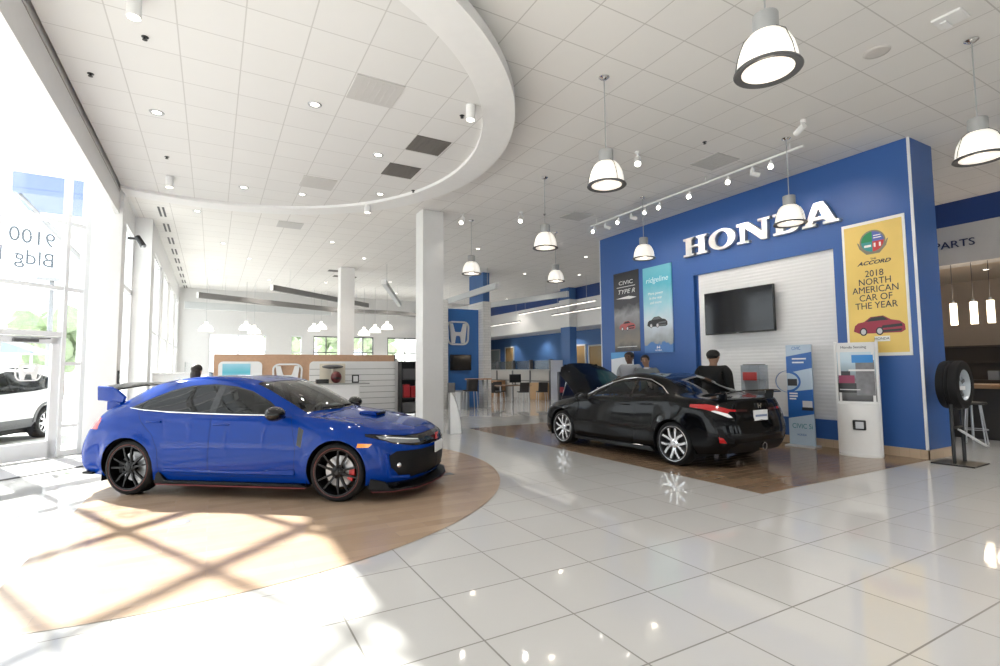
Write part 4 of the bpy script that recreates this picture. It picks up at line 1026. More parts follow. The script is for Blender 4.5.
# ------------------------------------------------------------------ things on and before the feature wall
M_let = mat('silver_letter', (.74,.73,.72), .28, .85)
XW = 9.92
def slab_letter(ch):
    """Wide slab-serif capitals in a 1 x 1 box: list of polygons (may carry a hole as second loop)."""
    s = .115; st = .26
    if ch == 'H':
        return [[(0,0),(.46,0),(.46,s),(.36,s),(.36,.44),(.64,.44),(.64,s),(.54,s),(.54,0),(1,0),(1,s),(.90,s),(.90,1-s),(1,1-s),(1,1),(.54,1),(.54,1-s),(.64,1-s),(.64,.56),(.36,.56),(.36,1-s),(.46,1-s),(.46,1),(0,1),(0,1-s),(.10,1-s),(.10,s),(0,s)]]
    if ch == 'N':
        return [[(0,0),(.36,0),(.36,s),(.25,s),(.25,.74),(.72,0),(.90,0),(.90,1-s),(1,1-s),(1,1),(.64,1),(.64,1-s),(.75,1-s),(.75,.42),(.36,1),(0,1),(0,1-s),(.10,1-s),(.10,s),(0,s)]]
    if ch == 'A':
        return [[(-.06,0),(.36,0),(.36,s),(.26,s),(.31,.24),(.62,.24),(.68,s),(.58,s),(.58,0),(1.06,0),(1.06,s),(.97,s),(.62,1),(.32,1),(.03,s),(-.06,s)], [(.36,.37),(.465,.76),(.57,.37)]]
    if ch == 'D':
        o = [(0,0),(.55,0)] + [(.55 + .45*math.sin(t), .5 - .5*math.cos(t)) for t in [PI*k/14 for k in range(1,14)]] + [(.55,1),(0,1),(0,1-s),(.10,1-s),(.10,s),(0,s)]
        i = [(.36,s+.01),(.5,s+.01)] + [(.5 + .22*math.sin(t), .5 - .375*math.cos(t)) for t in [PI*k/10 for k in range(1,10)]] + [(.5,1-s-.01),(.36,1-s-.01)]
        return [o, i]
    if ch == 'O':
        return [[(.5+.52*math.cos(t), .5+.53*math.sin(t)) for t in [2*PI*k/36 for k in range(36)]], [(.5+.25*math.cos(t), .5+.39*math.sin(t)) for t in [2*PI*k/36 for k in range(36)]]]
def letter_mesh(ch, w, h, y_left, z0, x_front, depth):
    """Solid letter facing -X; y runs to smaller values reading left to right."""
    loops = slab_letter(ch); bm = bmesh.new()
    P = lambda p, x: (x, y_left - p[0] * w, z0 + p[1] * h)
    es = []
    for lp in loops:
        vs = [bm.verts.new(P(p, x_front)) for p in lp]
        for a, b_ in zip(vs, vs[1:] + vs[:1]): es.append(bm.edges.new((a, b_)))
    bmesh.ops.triangle_fill(bm, use_beauty=True, use_dissolve=False, edges=es)
    r = bmesh.ops.extrude_face_region(bm, geom=bm.faces[:])
    bmesh.ops.translate(bm, verts=[v for v in r['geom'] if isinstance(v, bmesh.types.BMVert)], vec=(depth, 0, 0))
    bmesh.ops.recalc_face_normals(bm, faces=bm.faces[:])
    b = MB(); b.add(bm); return b
sign = thing('letter_sign', 'large silver raised capital letters across the blue wall above the white panel', 'sign', (XW, 6.8, 4.18))
yl = 8.50; gaps = [.70, .66, .70, .62, .66]; yy = [8.46, 7.73, 7.02, 6.20, 5.58]; ww = [.68, .66, .77, .60, .60]
for ch, y, w_ in zip('HONDA', yy, ww):
    letter_mesh(ch, w_, .44, y - 6.8, -.07, -.10, .10).build('letter', M_let, sign)
# television
tv = thing('television', 'flat black television mounted on the white textured panel', 'television', (XW - .018, 7.06, 2.68))
MB().box(-.115, -.06, -.83, .83, -.475, .475, .008).build('body', M_black, tv)
MB().box(-.119, -.114, -.81, .81, -.445, .455).build('screen', mat('tv_screen', (.006,.007,.010), .10), tv)
MB().box(-.06, .068, -.2, .2, -.15, .15).build('wall_bracket', M_black, tv)
MB().box(-.120, -.116, -.03, .03, -.465, -.455).build('logo', M_steel, tv)

def printed(name, pts, m, parent, x, y_c, z_c, rx=.002):
    """Printed patch on a poster facing -X: pts (u right, v up) in metres from the centre."""
    return MB().prism([(y_c - u, z_c + v) for u, v in pts], x - rx, x, 'x').build(name, m, parent)
def rect(u0, u1, v0, v1): return [(u0, v0), (u1, v0), (u1, v1), (u0, v1)]
RX = (PI / 2, 0, -PI / 2)     # text facing -X
def car_print(parent, x, yc, zc, w, body, dark, front=True):
    """Small printed car: body, glasshouse, wheels, lamps."""
    k = w
    P = [(-.5,-.10),(-.47,.02),(-.40,.08),(-.28,.10),(-.15,.20),(.10,.215),(.24,.12),(.40,.08),(.49,.0),(.5,-.12),(.42,-.17),(-.38,-.16)]
    o = printed('printed_car', [(a * k, c * k) for a, c in P], body, parent, x, yc, zc)
    for nm, q, m_ in (('printed_window', [(-.24,.10),(-.13,.185),(.09,.20),(.20,.115)], dark), ('printed_grille', [(.05,-.06),(.45,-.04),(.44,.02),(.08,.0)], dark), ('printed_bumper', [(.02,-.15),(.42,-.14),(.44,-.09),(.04,-.10)], dark)):
        printed(nm, [(a * k, c * k) for a, c in q], m_, o, x - .002, yc, zc)
    for cx in (-.30, .02):
        printed('printed_wheel', [(cx * k + .075 * k * math.cos(t), -.12 * k + .09 * k * math.sin(t)) for t in [2*PI*i/16 for i in range(16)]], dark, o, x - .003, yc, zc)
        printed('printed_rim', [(cx * k + .05 * k * math.cos(t), -.12 * k + .062 * k * math.sin(t)) for t in [2*PI*i/16 for i in range(16)]], mat('print_silver', (.6,.6,.62), .4), o, x - .0045, yc, zc)
    return o
# yellow banner
yb = thing('banner', 'tall yellow banner with white border and red car, right end of the blue wall', 'banner', (XW, 4.475, 2.83))
M_yel = mat('banner_yellow', (.84,.60,.17), .5, noise=.18, nscale=1.2); M_bwht = mat('banner_white', (.84,.83,.80), .5)
MB().box(-.014, 0, -.485, .485, -1.175, 1.175).build('backing', M_bwht, yb)
MB().box(-.018, -.0135, -.445, .445, -1.12, 1.12).build('yellow_field', M_yel, yb)
em = printed('emblem', [(.20*math.cos(t), .20*math.sin(t)) for t in [2*PI*k/32 for k in range(32)]], mat('emblem_rim', (.25,.22,.16), .4), yb, -.018, 0, .80)
for nm, a0, col in (('flag_green', 90, (.02,.25,.10)), ('flag_blue', 0, (.10,.14,.45)), ('flag_red', 270, (.60,.05,.05)), ('flag_teal', 180, (.05,.30,.30))):
    p = [(0,0)] + [(.175*math.cos(R(a0 + 90*k/8)), .175*math.sin(R(a0 + 90*k/8))) for k in range(9)]
    printed(nm, p, mat(nm, col, .4), em, -.0205, 0, .80)
printed('flag_patch', rect(.02,.13,-.10,-.03), M_bwht, em, -.0225, 0, .80); printed('flag_patch', rect(.05,.10,-.12,-.01), mat('flag_red', (.60,.05,.05)), em, -.024, 0, .80)
printed('flag_patch', rect(-.13,-.02,-.09,-.05), M_bwht, em, -.0225, 0, .80); printed('flag_patch', rect(.02,.14,.05,.065), M_bwht, em, -.0225, 0, .80); printed('flag_patch', rect(.02,.13,.09,.105), M_bwht, em, -.0225, 0, .80)
printed('laurel', [(-.24,.02),(-.205,-.10),(-.10,-.215),(.10,-.215),(.205,-.10),(.24,.02),(.215,.0),(.18,-.09),(.08,-.185),(-.08,-.185),(-.18,-.09),(-.215,.0)], mat('emblem_rim', (.25,.22,.16)), em, -.020, 0, .80)
text('lettering', 'THE', M_text, yb, .05, (-.021, 0, .50), RX, .001)
text('lettering', 'ACCORD', M_text, yb, .09, (-.021, 0, .435), RX, .0015, bold=.002, sx=1.3, shear=.35)
for i, ln in enumerate(('2018', 'NORTH', 'AMERICAN', 'CAR OF', 'THE YEAR')):
    text('lettering', ln, M_text, yb, .160, (-.021, 0, .245 - i * .139), RX, .001, sx=.90)
M_pred = mat('print_red', (.32,.02,.05), .4); M_pdk = mat('print_dark', (.02,.02,.025), .4)
car_print(yb, -.019, -.02, -.66, .78, M_pred, M_pdk)
printed('footer_box', rect(-.05,.18,-.93,-.84), M_bwht, yb, -.019, 0, 0); text('lettering', 'HONDA', M_text, yb, .06, (-.0225, -.06, -.885), RX, .0008)
# two tall posters
def sky_grad(name, stops, horiz=False):
    m = bpy.data.materials.new(name); m.use_nodes = True; nt = m.node_tree; b = nt.nodes['Principled BSDF']
    tc = nt.nodes.new('ShaderNodeTexCoord'); sp = nt.nodes.new('ShaderNodeSeparateXYZ'); cr = nt.nodes.new('ShaderNodeValToRGB'); ns = nt.nodes.new('ShaderNodeTexNoise'); ad = nt.nodes.new('ShaderNodeMath')
    ns.inputs['Scale'].default_value = 3.5; ns.inputs['Detail'].default_value = 6
    ml = nt.nodes.new('ShaderNodeMath'); ml.operation = 'MULTIPLY_ADD'; ml.inputs[1].default_value = .22; ml.inputs[2].default_value = -.11
    nt.links.new(tc.outputs['Object'], ns.inputs['Vector']); nt.links.new(ns.outputs['Fac'], ml.inputs[0])
    nt.links.new(tc.outputs['Generated'], sp.inputs[0]); nt.links.new(sp.outputs['Z'], ad.inputs[0]); nt.links.new(ml.outputs[0], ad.inputs[1]); nt.links.new(ad.outputs[0], cr.inputs[0])
    el_ = cr.color_ramp.elements
    el_[0].position = stops[0][0]; el_[0].color = (*stops[0][1], 1); el_[1].position = stops[-1][0]; el_[1].color = (*stops[-1][1], 1)
    for p, c in stops[1:-1]: q = el_.new(p); q.color = (*c, 1)
    nt.links.new(cr.outputs[0], b.inputs['Base Color']); b.inputs['Roughness'].default_value = .35
    return m
p1 = thing('poster', 'tall dark poster with a small red car, left of the teal poster', 'poster', (XW, 10.55, 3.03))
MB().box(-.012, 0, -.49, .49, -1.1, 1.1).build('print', sky_grad('dark_poster_print', [(0,(.05,.05,.06)),(.12,(.22,.19,.16)),(.28,(.16,.15,.15)),(.45,(.30,.30,.32)),(.58,(.05,.05,.06)),(1,(.02,.02,.025))]), p1)
M_pw = mat('print_white', (.8,.8,.8), .5)
text('lettering', 'CIVIC', M_pw, p1, .15, (-.0135, 0, .80), RX, .001, sx=1.5); text('lettering', 'TYPE R', M_pw, p1, .17, (-.0135, 0, .55), RX, .001, sx=1.3, shear=.3)
printed('lettering_bar', rect(-.36,.36,.68,.695), M_pw, p1, -.012, 0, 0); printed('lettering_streak', [(-.40,.38),(.1,.42),(.40,.36),(.15,.33)], M_pw, p1, -.012, 0, 0)
car_print(p1, -.0125, -.02, -.40, .62, mat('print_car_red', (.45,.10,.10), .4), M_pdk)
printed('footer_bar', rect(-.38,.38,-.98,-.965), M_pw, p1, -.012, 0, 0)
p2 = thing('poster', 'tall teal and white poster with a black car, right of the dark poster', 'poster', (XW, 9.405, 2.99))
MB().box(-.03, 0, -.48, .48, -1.13, 1.1).build('print', sky_grad('teal_poster_print', [(0,(.07,.20,.50)),(.10,(.07,.20,.50)),(.115,(.30,.32,.34)),(.22,(.45,.50,.55)),(.36,(.62,.72,.80)),(.55,(.34,.62,.72)),(.8,(.10,.45,.58)),(1,(.16,.50,.60))]), p2)
text('lettering', 'ridgeline', mat('print_pale', (.70,.84,.86), .5), p2, .20, (-.032, 0, .75), RX, .001, sx=1.1, shear=.2)
for i, ln in enumerate(('More power', 'in the rear', 'and more')): text('lettering', ln, M_pw, p2, .10, (-.032, .05, .40 - i * .12), RX, .001)
car_print(p2, -.0305, .02, -.35, .68, M_pdk, mat('print_grey', (.12,.13,.14), .4))
printed('footer_emblem', [(-.06,-.03),(-.04,.04),(-.02,0),(.02,0),(.04,.04),(.06,-.03),(.03,-.04),(.02,-.02),(-.02,-.02),(-.03,-.04)], M_pw, p2, -.0305, 0, -.985)
text('lettering', 'HONDA', M_pw, p2, .06, (-.032, 0, -1.07), RX, .001)
# blue and white card below the dark poster, on an easel behind the car
p3 = thing('poster_easel', 'blue and white information card on an easel beneath the dark poster', 'sign', (9.62, 10.45, 0))
MB().box(-.012, .012, -.42, .42, 1.15, 1.90, .004, Matrix.Rotation(R(0), 4, 'Y')).build('card', mat('card_white', (.72,.76,.82), .4), p3)
MB().prism([(.42,1.72),(.42,1.90),(-.42,1.90),(-.42,1.80)], -.016, -.012, 'x').build('card_print', mat('card_blue', (.10,.35,.70), .4), p3)
MB().prism([(.42,1.15),(.42,1.30),(-.42,1.22),(-.42,1.15)], -.016, -.012, 'x').build('card_print', mat('card_blue', (.10,.35,.70), .4), p3)
b = MB()
for y in (-.3, .3): b.rod((0, y, 1.3), (-.05, y * 1.3, 0), .014, 8)
b.rod((.012, 0, 1.6), (.25, 0, 0), .014, 8); b.build('easel', M_dgrey, p3)
# ballot box on a pedestal
bx = thing('display_box', 'clear acrylic box with red card standing on a pedestal before the white panel', 'box', (9.35, 6.42, 0))
MB().box(-.12, .12, -.14, .14, 0, 1.02, .01).build('pedestal', mat('pedestal_grey', (.16,.16,.17), .4), bx)
b = MB()
for a in ((-.14,-.13,-.2,.2),(.13,.14,-.2,.2),(-.13,.13,-.2,-.19),(-.13,.13,.19,.2)): b.box(*a, 1.02, 1.52)
b.box(-.14, .14, -.2, .2, 1.02, 1.03); b.build('acrylic_case', glass('acrylic', (.88,.9,.92), .95, 1.45), bx)
MB().box(-.10, .10, -.15, .15, 1.04, 1.22, .01).build('card_pile', M_pw, bx); MB().box(-.148, -.141, -.15, .15, 1.22, 1.38, .002).build('red_card', mat('red_card', (.5,.06,.06), .5), bx); MB().box(-.12, .12, -.16, .16, 1.52, 1.535).build('lid', M_black, bx)
# blue banner stand (slim)
bs = thing('banner_stand', 'slim blue and white upright display with curved blue band, left of the white kiosk', 'display stand', (9.62, 5.68, 0), R(9)); bs.scale = (1, .72, .985)
MB().box(-.16, .16, -.36, .36, 0, .03, .008).build('base', mat('stand_silver', (.62,.64,.67), .3, .3), bs)
MB().box(-.02, .02, -.31, .31, .03, 1.92, .006).build('panel', mat('stand_pale_blue', (.45,.56,.68), .4), bs)
M_sb = mat('stand_blue', (.02,.12,.42), .35)
for nm, pts in (('upper_band', [(-.31,1.38),(.31,1.48),(.31,1.78),(-.31,1.70)]), ('lower_band', [(-.31,.52),(.31,.62),(.31,1.08),(-.31,1.02)])):
    printed(nm, pts, M_sb, bs, -.0205, 0, 0)
b = MB(); bb = bmesh.new(); A_ = [(.31 - .30*0 - .30*math.sin(PI*k/16) * -1 * -1, 1.23 + .20*math.cos(PI*k/16)) for k in range(17)]
ringp = [(-.31 + .34*math.sin(PI*k/16), 1.22 + .21*math.cos(PI*k/16)) for k in range(17)]; ringq = [(-.31 + .29*math.sin(PI*k/16), 1.22 + .165*math.cos(PI*k/16)) for k in range(17)]
printed('curved_band', ringp + ringq[::-1], M_sb, bs, -.0215, 0, 0)
printed('photo_patch', rect(-.29,-.06,1.14,1.27), M_pdk, bs, -.0225, 0, 0); printed('photo_patch', rect(.05,.28,.74,.86), mat('print_silver', (.6,.6,.62)), bs, -.0225, 0, 0); printed('photo_patch', rect(.03,.3,.68,.74), M_pdk, bs, -.0225, 0, 0)
for z, w in ((1.64,.34),(1.57,.28),(.98,.2),(.93,.2),(.88,.16)): printed('lettering_line', rect(-.16 if z > 1.2 else -.26, -.16 + w if z > 1.2 else -.26 + w, z, z + .028), M_pw, bs, -.0222, 0, 0)
text('lettering', 'CIVIC Si', mat('teal_letter', (.02,.22,.30), .4), bs, .13, (-.022, -.02, .38), RX, .001, sx=1.1); text('lettering', 'HONDA', M_sb, bs, .06, (-.022, 0, .22), RX, .001); text('lettering', 'CIVIC', M_sb, bs, .09, (-.022, .05, 1.85), RX, .001)
MB().lathe([(.31,0),(.31,.02),(.30,.02),(.30,0)], 24, Matrix.Translation((-.01, .30, 1.22)) @ Matrix.Rotation(PI/2, 4, 'Y') @ Matrix.Scale(.68, 4, (1,0,0))).build('side_hoop', mat('hoop_blue', (.05,.2,.5), .4), bs, 40)
# white kiosk with a curved front
ks = thing('info_kiosk', 'tall white curved kiosk with car photo and small black screen, before the blue wall', 'kiosk', (9.45, 4.62, 0), R(20))
def bow(w, d, n=14): return [(-d * math.cos(PI * (k / n - .5)) , w * math.sin(PI * (k / n - .5))) for k in range(n + 1)]
kw = .29
fr = bow(kw, .16); MB().prism([(x - .02, y) for x, y in fr] + [(.10, kw), (.10, -kw)], .02, .86, 'z').build('lower_body', M_white, ks, 40)
MB().prism([(x - .04, y * 1.04) for x, y in bow(kw, .18)] + [(.14, kw * 1.04), (.14, -kw * 1.04)], 0, .035, 'z').build('base', M_white, ks, 40)
fr2 = [(x * .55, y) for x, y in bow(kw * .95, .16)]
MB().prism(fr2 + [(.06, kw * .95), (.06, -kw * .95)], .86, 1.88, 'z').build('upper_panel', M_white, ks, 40)
for s in (-1, 1): MB().prism([(-.03, s * kw * .93), (-.03, s * kw * 1.05), (.12, s * kw * 1.05), (.12, s * kw * .93)], .035, 1.90, 'z', None, .008).build('side_post', M_white, ks)
def bow_patch(y0, y1, z0, z1, off, m, nm, n=8):
    b = MB()
    pr = []
    for k in range(n + 1):
        y = y0 + (y1 - y0) * k / n; t = math.asin(max(-1, min(1, y / (kw * .95)))); pr.append((-.16 * .55 * math.cos(t) - off, y))
    for p, q in zip(pr, pr[1:]): b.quad((p[0], p[1], z0), (p[0], p[1], z1), (q[0], q[1], z1), (q[0], q[1], z0))
    bmesh.ops.remove_doubles(b.bm, verts=b.bm.verts[:], dist=1e-5); return b.build(nm, m, ks, 60)
bow_patch(-.265, .265, .90, 1.72, .003, sky_grad('kiosk_photo', [(0,(.05,.05,.055)),(.22,(.16,.16,.17)),(.30,(.30,.31,.33)),(.42,(.16,.15,.16)),(.60,(.30,.38,.45)),(.8,(.50,.64,.74)),(1,(.60,.72,.80))]), 'photo')
bow_patch(-.25, .0, 1.0, 1.58, .004, mat('photo_pillar', (.20,.20,.22), .5, noise=.5, nscale=9), 'photo_building'); bow_patch(-.24, .05, 1.54, 1.67, .006, mat('photo_sign_blue', (.03,.24,.62), .4), 'photo_sign')
bow_patch(.02, .25, 1.20, 1.33, .006, mat('photo_car_red', (.28,.04,.10), .4), 'photo_car'); bow_patch(.0, .26, 1.04, 1.20, .005, mat('photo_car_black', (.015,.015,.017), .3), 'photo_car')
bow_patch(.08, .21, 1.32, 1.40, .0055, M_pdk, 'photo_car'); bow_patch(-.05, .24, 1.085, 1.10, .007, M_pw, 'photo_lights'); bow_patch(-.25, .1, 1.40, 1.43, .0065, M_pw, 'photo_beam')
text('lettering', 'Honda Sensing', M_text, ks, .06, (-.094, .02, 1.80), RX, .001)
sc_ = MB().box(-.215, -.165, -.11, .07, .44, .60, .015).build('screen_frame', M_black, ks); MB().box(-.219, -.214, -.08, .03, .465, .575).build('screen', mat('screen_grey', (.55,.57,.60), .2), sc_)
# tyre on a black display stand
ts = thing('tyre_display', 'black tyre with silver wheel on a black stand at the blue wall corner', 'tyre stand', (9.90, 3.48, 0), R(92))
MB().box(-.26, .26, -.30, .30, 0, .022, .006).build('base_plate', M_black, ts)
b = MB()
for y in (-.20, .20): b.rod((0, y, .02), (0, y, .92), .025, 10)
b.rod((0,-.20,.55),(0,.20,.55),.018,8); b.build('upright', M_black, ts, 40)
Mt = Matrix.Translation((-.0, 0, 1.19)) @ Matrix.Scale(1.06, 4) @ Matrix.Rotation(-PI/2, 4, 'Y')
ty = MB().lathe([(.215,-.11),(.23,-.125),(.30,-.13),(.335,-.115),(.345,-.09),(.345,-.03),(.335,-.025),(.335,-.018),(.345,-.012),(.345,.012),(.335,.018),(.335,.025),(.345,.03),(.345,.09),(.335,.115),(.30,.13),(.23,.125),(.215,.11)], 56, Mt).build('tyre', mat('tyre_rubber', (.012,.012,.013)), ts, 40)
MB().lathe([(.216,.115),(.205,.10),(.19,.03),(.06,.05),(.055,.065),(0,.066)], 40, Mt).build('wheel_face', mat('wheel_label_grey', (.45,.50,.55), .35, .3), ty, 40)
MB().prism([(-.15,.02),(.15,.02),(.15,.075),(-.15,.075)], 0, .006, 'z', Mt @ Matrix.Translation((0,0,.068)) @ Matrix.Rotation(PI/2, 4, 'Z')).build('label', M_pw, ty)
b = MB()
for k in range(5):
    a = 2*PI*k/5; b.box(.05, .20, -.022, .022, .045, .06, .004, Mt @ Matrix.Rotation(a, 4, 'Z'))
b.build('wheel_spokes', M_dgrey, ty)
b = MB().box(-.012, .012, -.16, .16, -.18, .18, .004, Matrix.Translation((-.16, -.05, .40)) @ Matrix.Rotation(R(55), 4, 'Y') @ Matrix.Rotation(R(12), 4, 'Z')); b.build('brochure_tray', mat('tray_grey', (.45,.46,.48), .4), ts)
# ------------------------------------------------------------------ parts counter, right edge
pt = thing('wall_lettering', 'dark capital letters on the grey bulkhead at the right edge', 'sign', (14.84, 4.98, 4.27)); text('lettering', 'PARTS', mat('parts_letter', (.02,.03,.09), .5), pt, .235, (-.012, .07, -.02), RX, .012, sx=1.15)
for i, (y, lb) in enumerate(((5.16,'leftmost of three glowing cylinder pendants under the grey bulkhead'),(4.80,'middle of three glowing cylinder pendants under the grey bulkhead'),(4.51,'rightmost of three glowing cylinder pendants under the grey bulkhead'))):
    t = thing('cylinder_pendant', lb, 'lamp', (14.9, y, 3.8), 0, 'cylinder pendants at the parts counter')
    MB().cyl(.006, -.85, 0, 8).build('cord', M_dgrey, t); MB().cyl(.03, -.90, -.84, 16).build('cap', M_steel, t, 40)
    MB().lathe([(0,-.90),(.065,-.90),(.065,-1.40),(0,-1.40)], 24).build('lamp_shade', mat('glow_cylinder', (1,.95,.85), .4, emit=(1,.86,.66), estr=2.6), t, 40)
    light('POINT', t, (-.25, 0, -1.2), 14, (1,.8,.58), .1)
ct = thing('parts_counter', 'dark wooden topped counter with thin metal legs at the right edge', 'counter', (13.6, 4.3, 0))
MB().box(-.45, .45, -2.2, 1.0, 1.02, 1.10, .01).build('counter_top', mat('counter_wood', (.32,.19,.10), .35), ct)
MB().box(-.1, .45, -2.2, 1.0, 0, 1.02).build('counter_front', mat('counter_dark', (.05,.045,.04), .5), ct)
for y in (.9, .1, -.7): MB().rod((-.4, y, 0), (-.4, y, 1.02), .022, 10).build('leg', M_steel, ct, 40)
def stool(x, y, rz, label):
    t = thing('bar_stool', label, 'stool', (x, y, 0), rz, 'bar stools at the parts counter')
    MB().lathe([(0,.74),(.18,.74),(.20,.76),(.19,.79),(0,.80)], 24).build('seat', mat('stool_seat', (.02,.02,.02), .5), t, 40)
    for k in range(4):
        a = PI/4 + PI/2*k; MB().rod((.13*math.cos(a), .13*math.sin(a), .74), (.22*math.cos(a), .22*math.sin(a), 0), .012, 8).build('leg', M_steel, t, 40)
    b = MB()
    for k in range(16): b.rod((.185*math.cos(2*PI*k/16), .185*math.sin(2*PI*k/16), .28), (.185*math.cos(2*PI*(k+1)/16), .185*math.sin(2*PI*(k+1)/16), .28), .009, 6)
    b.build('foot_ring', M_steel, t, 50); return t
stool(12.55, 4.15, .2, 'metal bar stool with dark seat before the parts counter, partly behind the tyre'); stool(12.45, 3.4, .6, 'metal bar stool with dark seat at the right edge of the view')
sh = thing('shelf_unit', 'dark shelf with small dark goods behind the parts counter', 'shelf', (17.9, 5.2, 0))
MB().box(0, .4, -1.6, 1.6, 0, .08).build('plinth', mat('shelf_dark', (.08,.06,.045), .6), sh); MB().box(.36, .4, -1.6, 1.6, 0, 2.0).build('back_panel', mat('shelf_dark', (.08,.06,.045)), sh)
for y in (-1.6, -.02, 1.56): MB().box(0, .4, y, y + .04, 0, 2.0).build('side_panel', mat('shelf_dark', (.08,.06,.045)), sh)
for z in (.55, 1.05, 1.55, 1.97): MB().box(0, .4, -1.6, 1.6, z, z + .03).build('shelf', mat('shelf_dark', (.08,.06,.045)), sh)
for k, (y, z, w, h, c) in enumerate([(4.2,1.08,.2,.28,(.25,.05,.04)),(4.6,1.08,.25,.2,(.5,.45,.35)),(5.1,1.08,.15,.3,(.1,.1,.12)),(5.5,1.08,.22,.24,(.3,.3,.3)),(4.4,1.58,.25,.25,(.08,.08,.09)),(5.0,1.58,.2,.3,(.35,.2,.1))]):
    o = MB().box(-.1, .1, -w/2, w/2, 0, h, .01).build('goods_box', mat('goods_%d' % k, c, .5), None); o.location = (18.1, y, z); tag(o, ['small dark red carton on the parts shelf','small tan carton on the parts shelf','narrow black carton on the parts shelf','grey carton on the parts shelf','black carton on the upper parts shelf','brown carton on the upper parts shelf'][k], 'box', 'cartons on the parts shelf')
# ------------------------------------------------------------------ people
def skin(name, chains, m, parent, sub=2, root=0):
    """chains: list of lists of (xyz, radius or (rx, ry)); equal points are shared."""
    me = bpy.data.meshes.new(name); vs = []; rad = []; es = []; idx = {}
    def vi(p, r):
        k = tuple(round(c, 4) for c in p)
        if k not in idx: idx[k] = len(vs); vs.append(p); rad.append(r if isinstance(r, tuple) else (r, r))
        return idx[k]
    for ch in chains:
        ids = [vi(p, r) for p, r in ch]
        es += [(a, b) for a, b in zip(ids, ids[1:]) if a != b]
    me.from_pydata(vs, es, []); o = bpy.data.objects.new(name, me); COL.objects.link(o)
    sk = o.modifiers.new('skin', 'SKIN'); sk.use_smooth_shade = True; sk.use_x_symmetry = False
    lay = me.skin_vertices[0]
    for i, r in enumerate(rad): lay.data[i].radius = r; lay.data[i].use_root = (i == root)
    s = o.modifiers.new('sub', 'SUBSURF'); s.levels = sub; s.render_levels = sub
    dg = bpy.context.evaluated_depsgraph_get(); dg.update()
    nm = bpy.data.meshes.new_from_object(o.evaluated_get(dg)); nm.name = name; nm.materials.clear(); nm.materials.append(m)
    for p in nm.polygons: p.use_smooth = True
    bpy.data.objects.remove(o); bpy.data.meshes.remove(me)
    o = bpy.data.objects.new(name, nm); COL.objects.link(o); o.parent = parent
    return o
def person(label, x, y, rz, h, skin_c, shirt_c, trouser_c, hair_c, long_hair=False, lean=0., headturn=(0, 0), arms='down', collar=None, wide=1.):
    """Standing figure facing local +X."""
    t = thing('person', label, 'person', (x, y, 0), R(rz)); k = h / 1.78
    t.scale = (k * (1 + (wide - 1) * .6), k * wide, k)
    ms = mat('skin_%02d' % int(skin_c[0] * 100), skin_c, .5); msh = mat('cloth_%s' % '_'.join('%02d' % int(c * 100) for c in shirt_c), shirt_c, .85); mt = mat('cloth_%s' % '_'.join('%02d' % int(c * 100) for c in trouser_c), trouser_c, .85); mh = mat('hair_%02d' % int(hair_c[0] * 100), hair_c, .6)
    L = lambda z: lean * max(0, z - .95)
    P = lambda x_, y_, z: (x_ + L(z), y_, z)
    g = .014
    hx = .025 + L(1.6)
    sp = [(P(0,0,.95),(.15,.115)), (P(-.01,0,1.12),(.135,.10)), (P(-.01,0,1.30),(.165,.115)), (P(-.01,0,1.42),(.15,.095)), (P(0,0,1.49),(.062,.062)), (P(.012,0,1.545),(.056,.058)), ((hx,headturn[0]*.4,1.59),(.076,.084)), ((hx+.006,headturn[0]*.7,1.65),(.088,.104)), ((hx-.002,headturn[0],1.715),(.088,.104)), ((hx-.006,headturn[0],1.76),(.058,.068))]
    ch = [sp]
    def arm(s):
        if arms == 'down': pts = [(P(-.01,s*.175,1.43),.06),(P(-.01,s*.225,1.38),.056),(P(-.02,s*.255,1.14),.043),(P(.06,s*.25,.93),.032)]
        elif arms == 'folded': pts = [(P(-.01,s*.175,1.43),.06),(P(0,s*.225,1.38),.056),(P(.04,s*.26,1.14),.043),(P(.21,s*.04,1.14),.032)]
        else: pts = [(P(-.01,s*.175,1.43),.06),(P(0,s*.225,1.38),.056),(P(.10,s*.25,1.16),.043),(P(.30,s*.20,1.10),.032)]
        return pts
    for s in (1, -1):
        a = arm(s); w = Vector(a[-1][0]); d = (w - Vector(a[-2][0])).normalized(); side = d.cross(Vector((0, 0, 1)) if abs(d.z) < .8 else Vector((1, 0, 0))).normalized(); nrm = d.cross(side)
        ch.append([(sp[3][0], sp[3][1])] + a + [(tuple(w + d * .045), (.036, .022)), (tuple(w + d * .085), (.038, .018))])
        pal = w + d * .085
        for f, (o_, ln) in enumerate(((-.028,.070),(-.010,.082),(.010,.076),(.027,.060))):
            b0 = pal + side * o_; ch.append([(tuple(pal), (.038,.018)), (tuple(b0 + d * .018), .0095), (tuple(b0 + d * ln * .6 + nrm * .008), .0088), (tuple(b0 + d * ln + nrm * .024), .0075)])
        ch.append([(tuple(w + d * .045), (.036,.022)), (tuple(w + d * .06 + side * -.042), .011), (tuple(w + d * .10 + side * -.054 + nrm * .012), .009)])
        ch.append([(sp[0][0], sp[0][1]), ((0, s*.095, .86), (.085,.085)), ((.015, s*.10, .50), .055), ((-.01, s*.105, .12), .04), ((.0, s*.105, .05), .042), ((.13, s*.115, .035), .034)])
    body = skin('body', ch, ms, t, 2)
    # clothes follow the body a little outside it
    g = .024
    sh = [[((P(0,0,.88)),(.168+g,.128+g)), (P(0,0,.97),(.155+g,.12+g)), (P(-.01,0,1.12),(.14+g,.108+g)), (P(-.01,0,1.30),(.168+g,.12+g)), (P(-.01,0,1.42),(.15+g,.098+g)), (P(-.002,0,1.478),(.075,.075))]]
    sh[0] = [(p_, (r_[0] * (1 + (wide - 1) * 1.3), r_[1] * (1 + (wide - 1) * 1.3))) for p_, r_ in sh[0][:5]] + sh[0][5:]
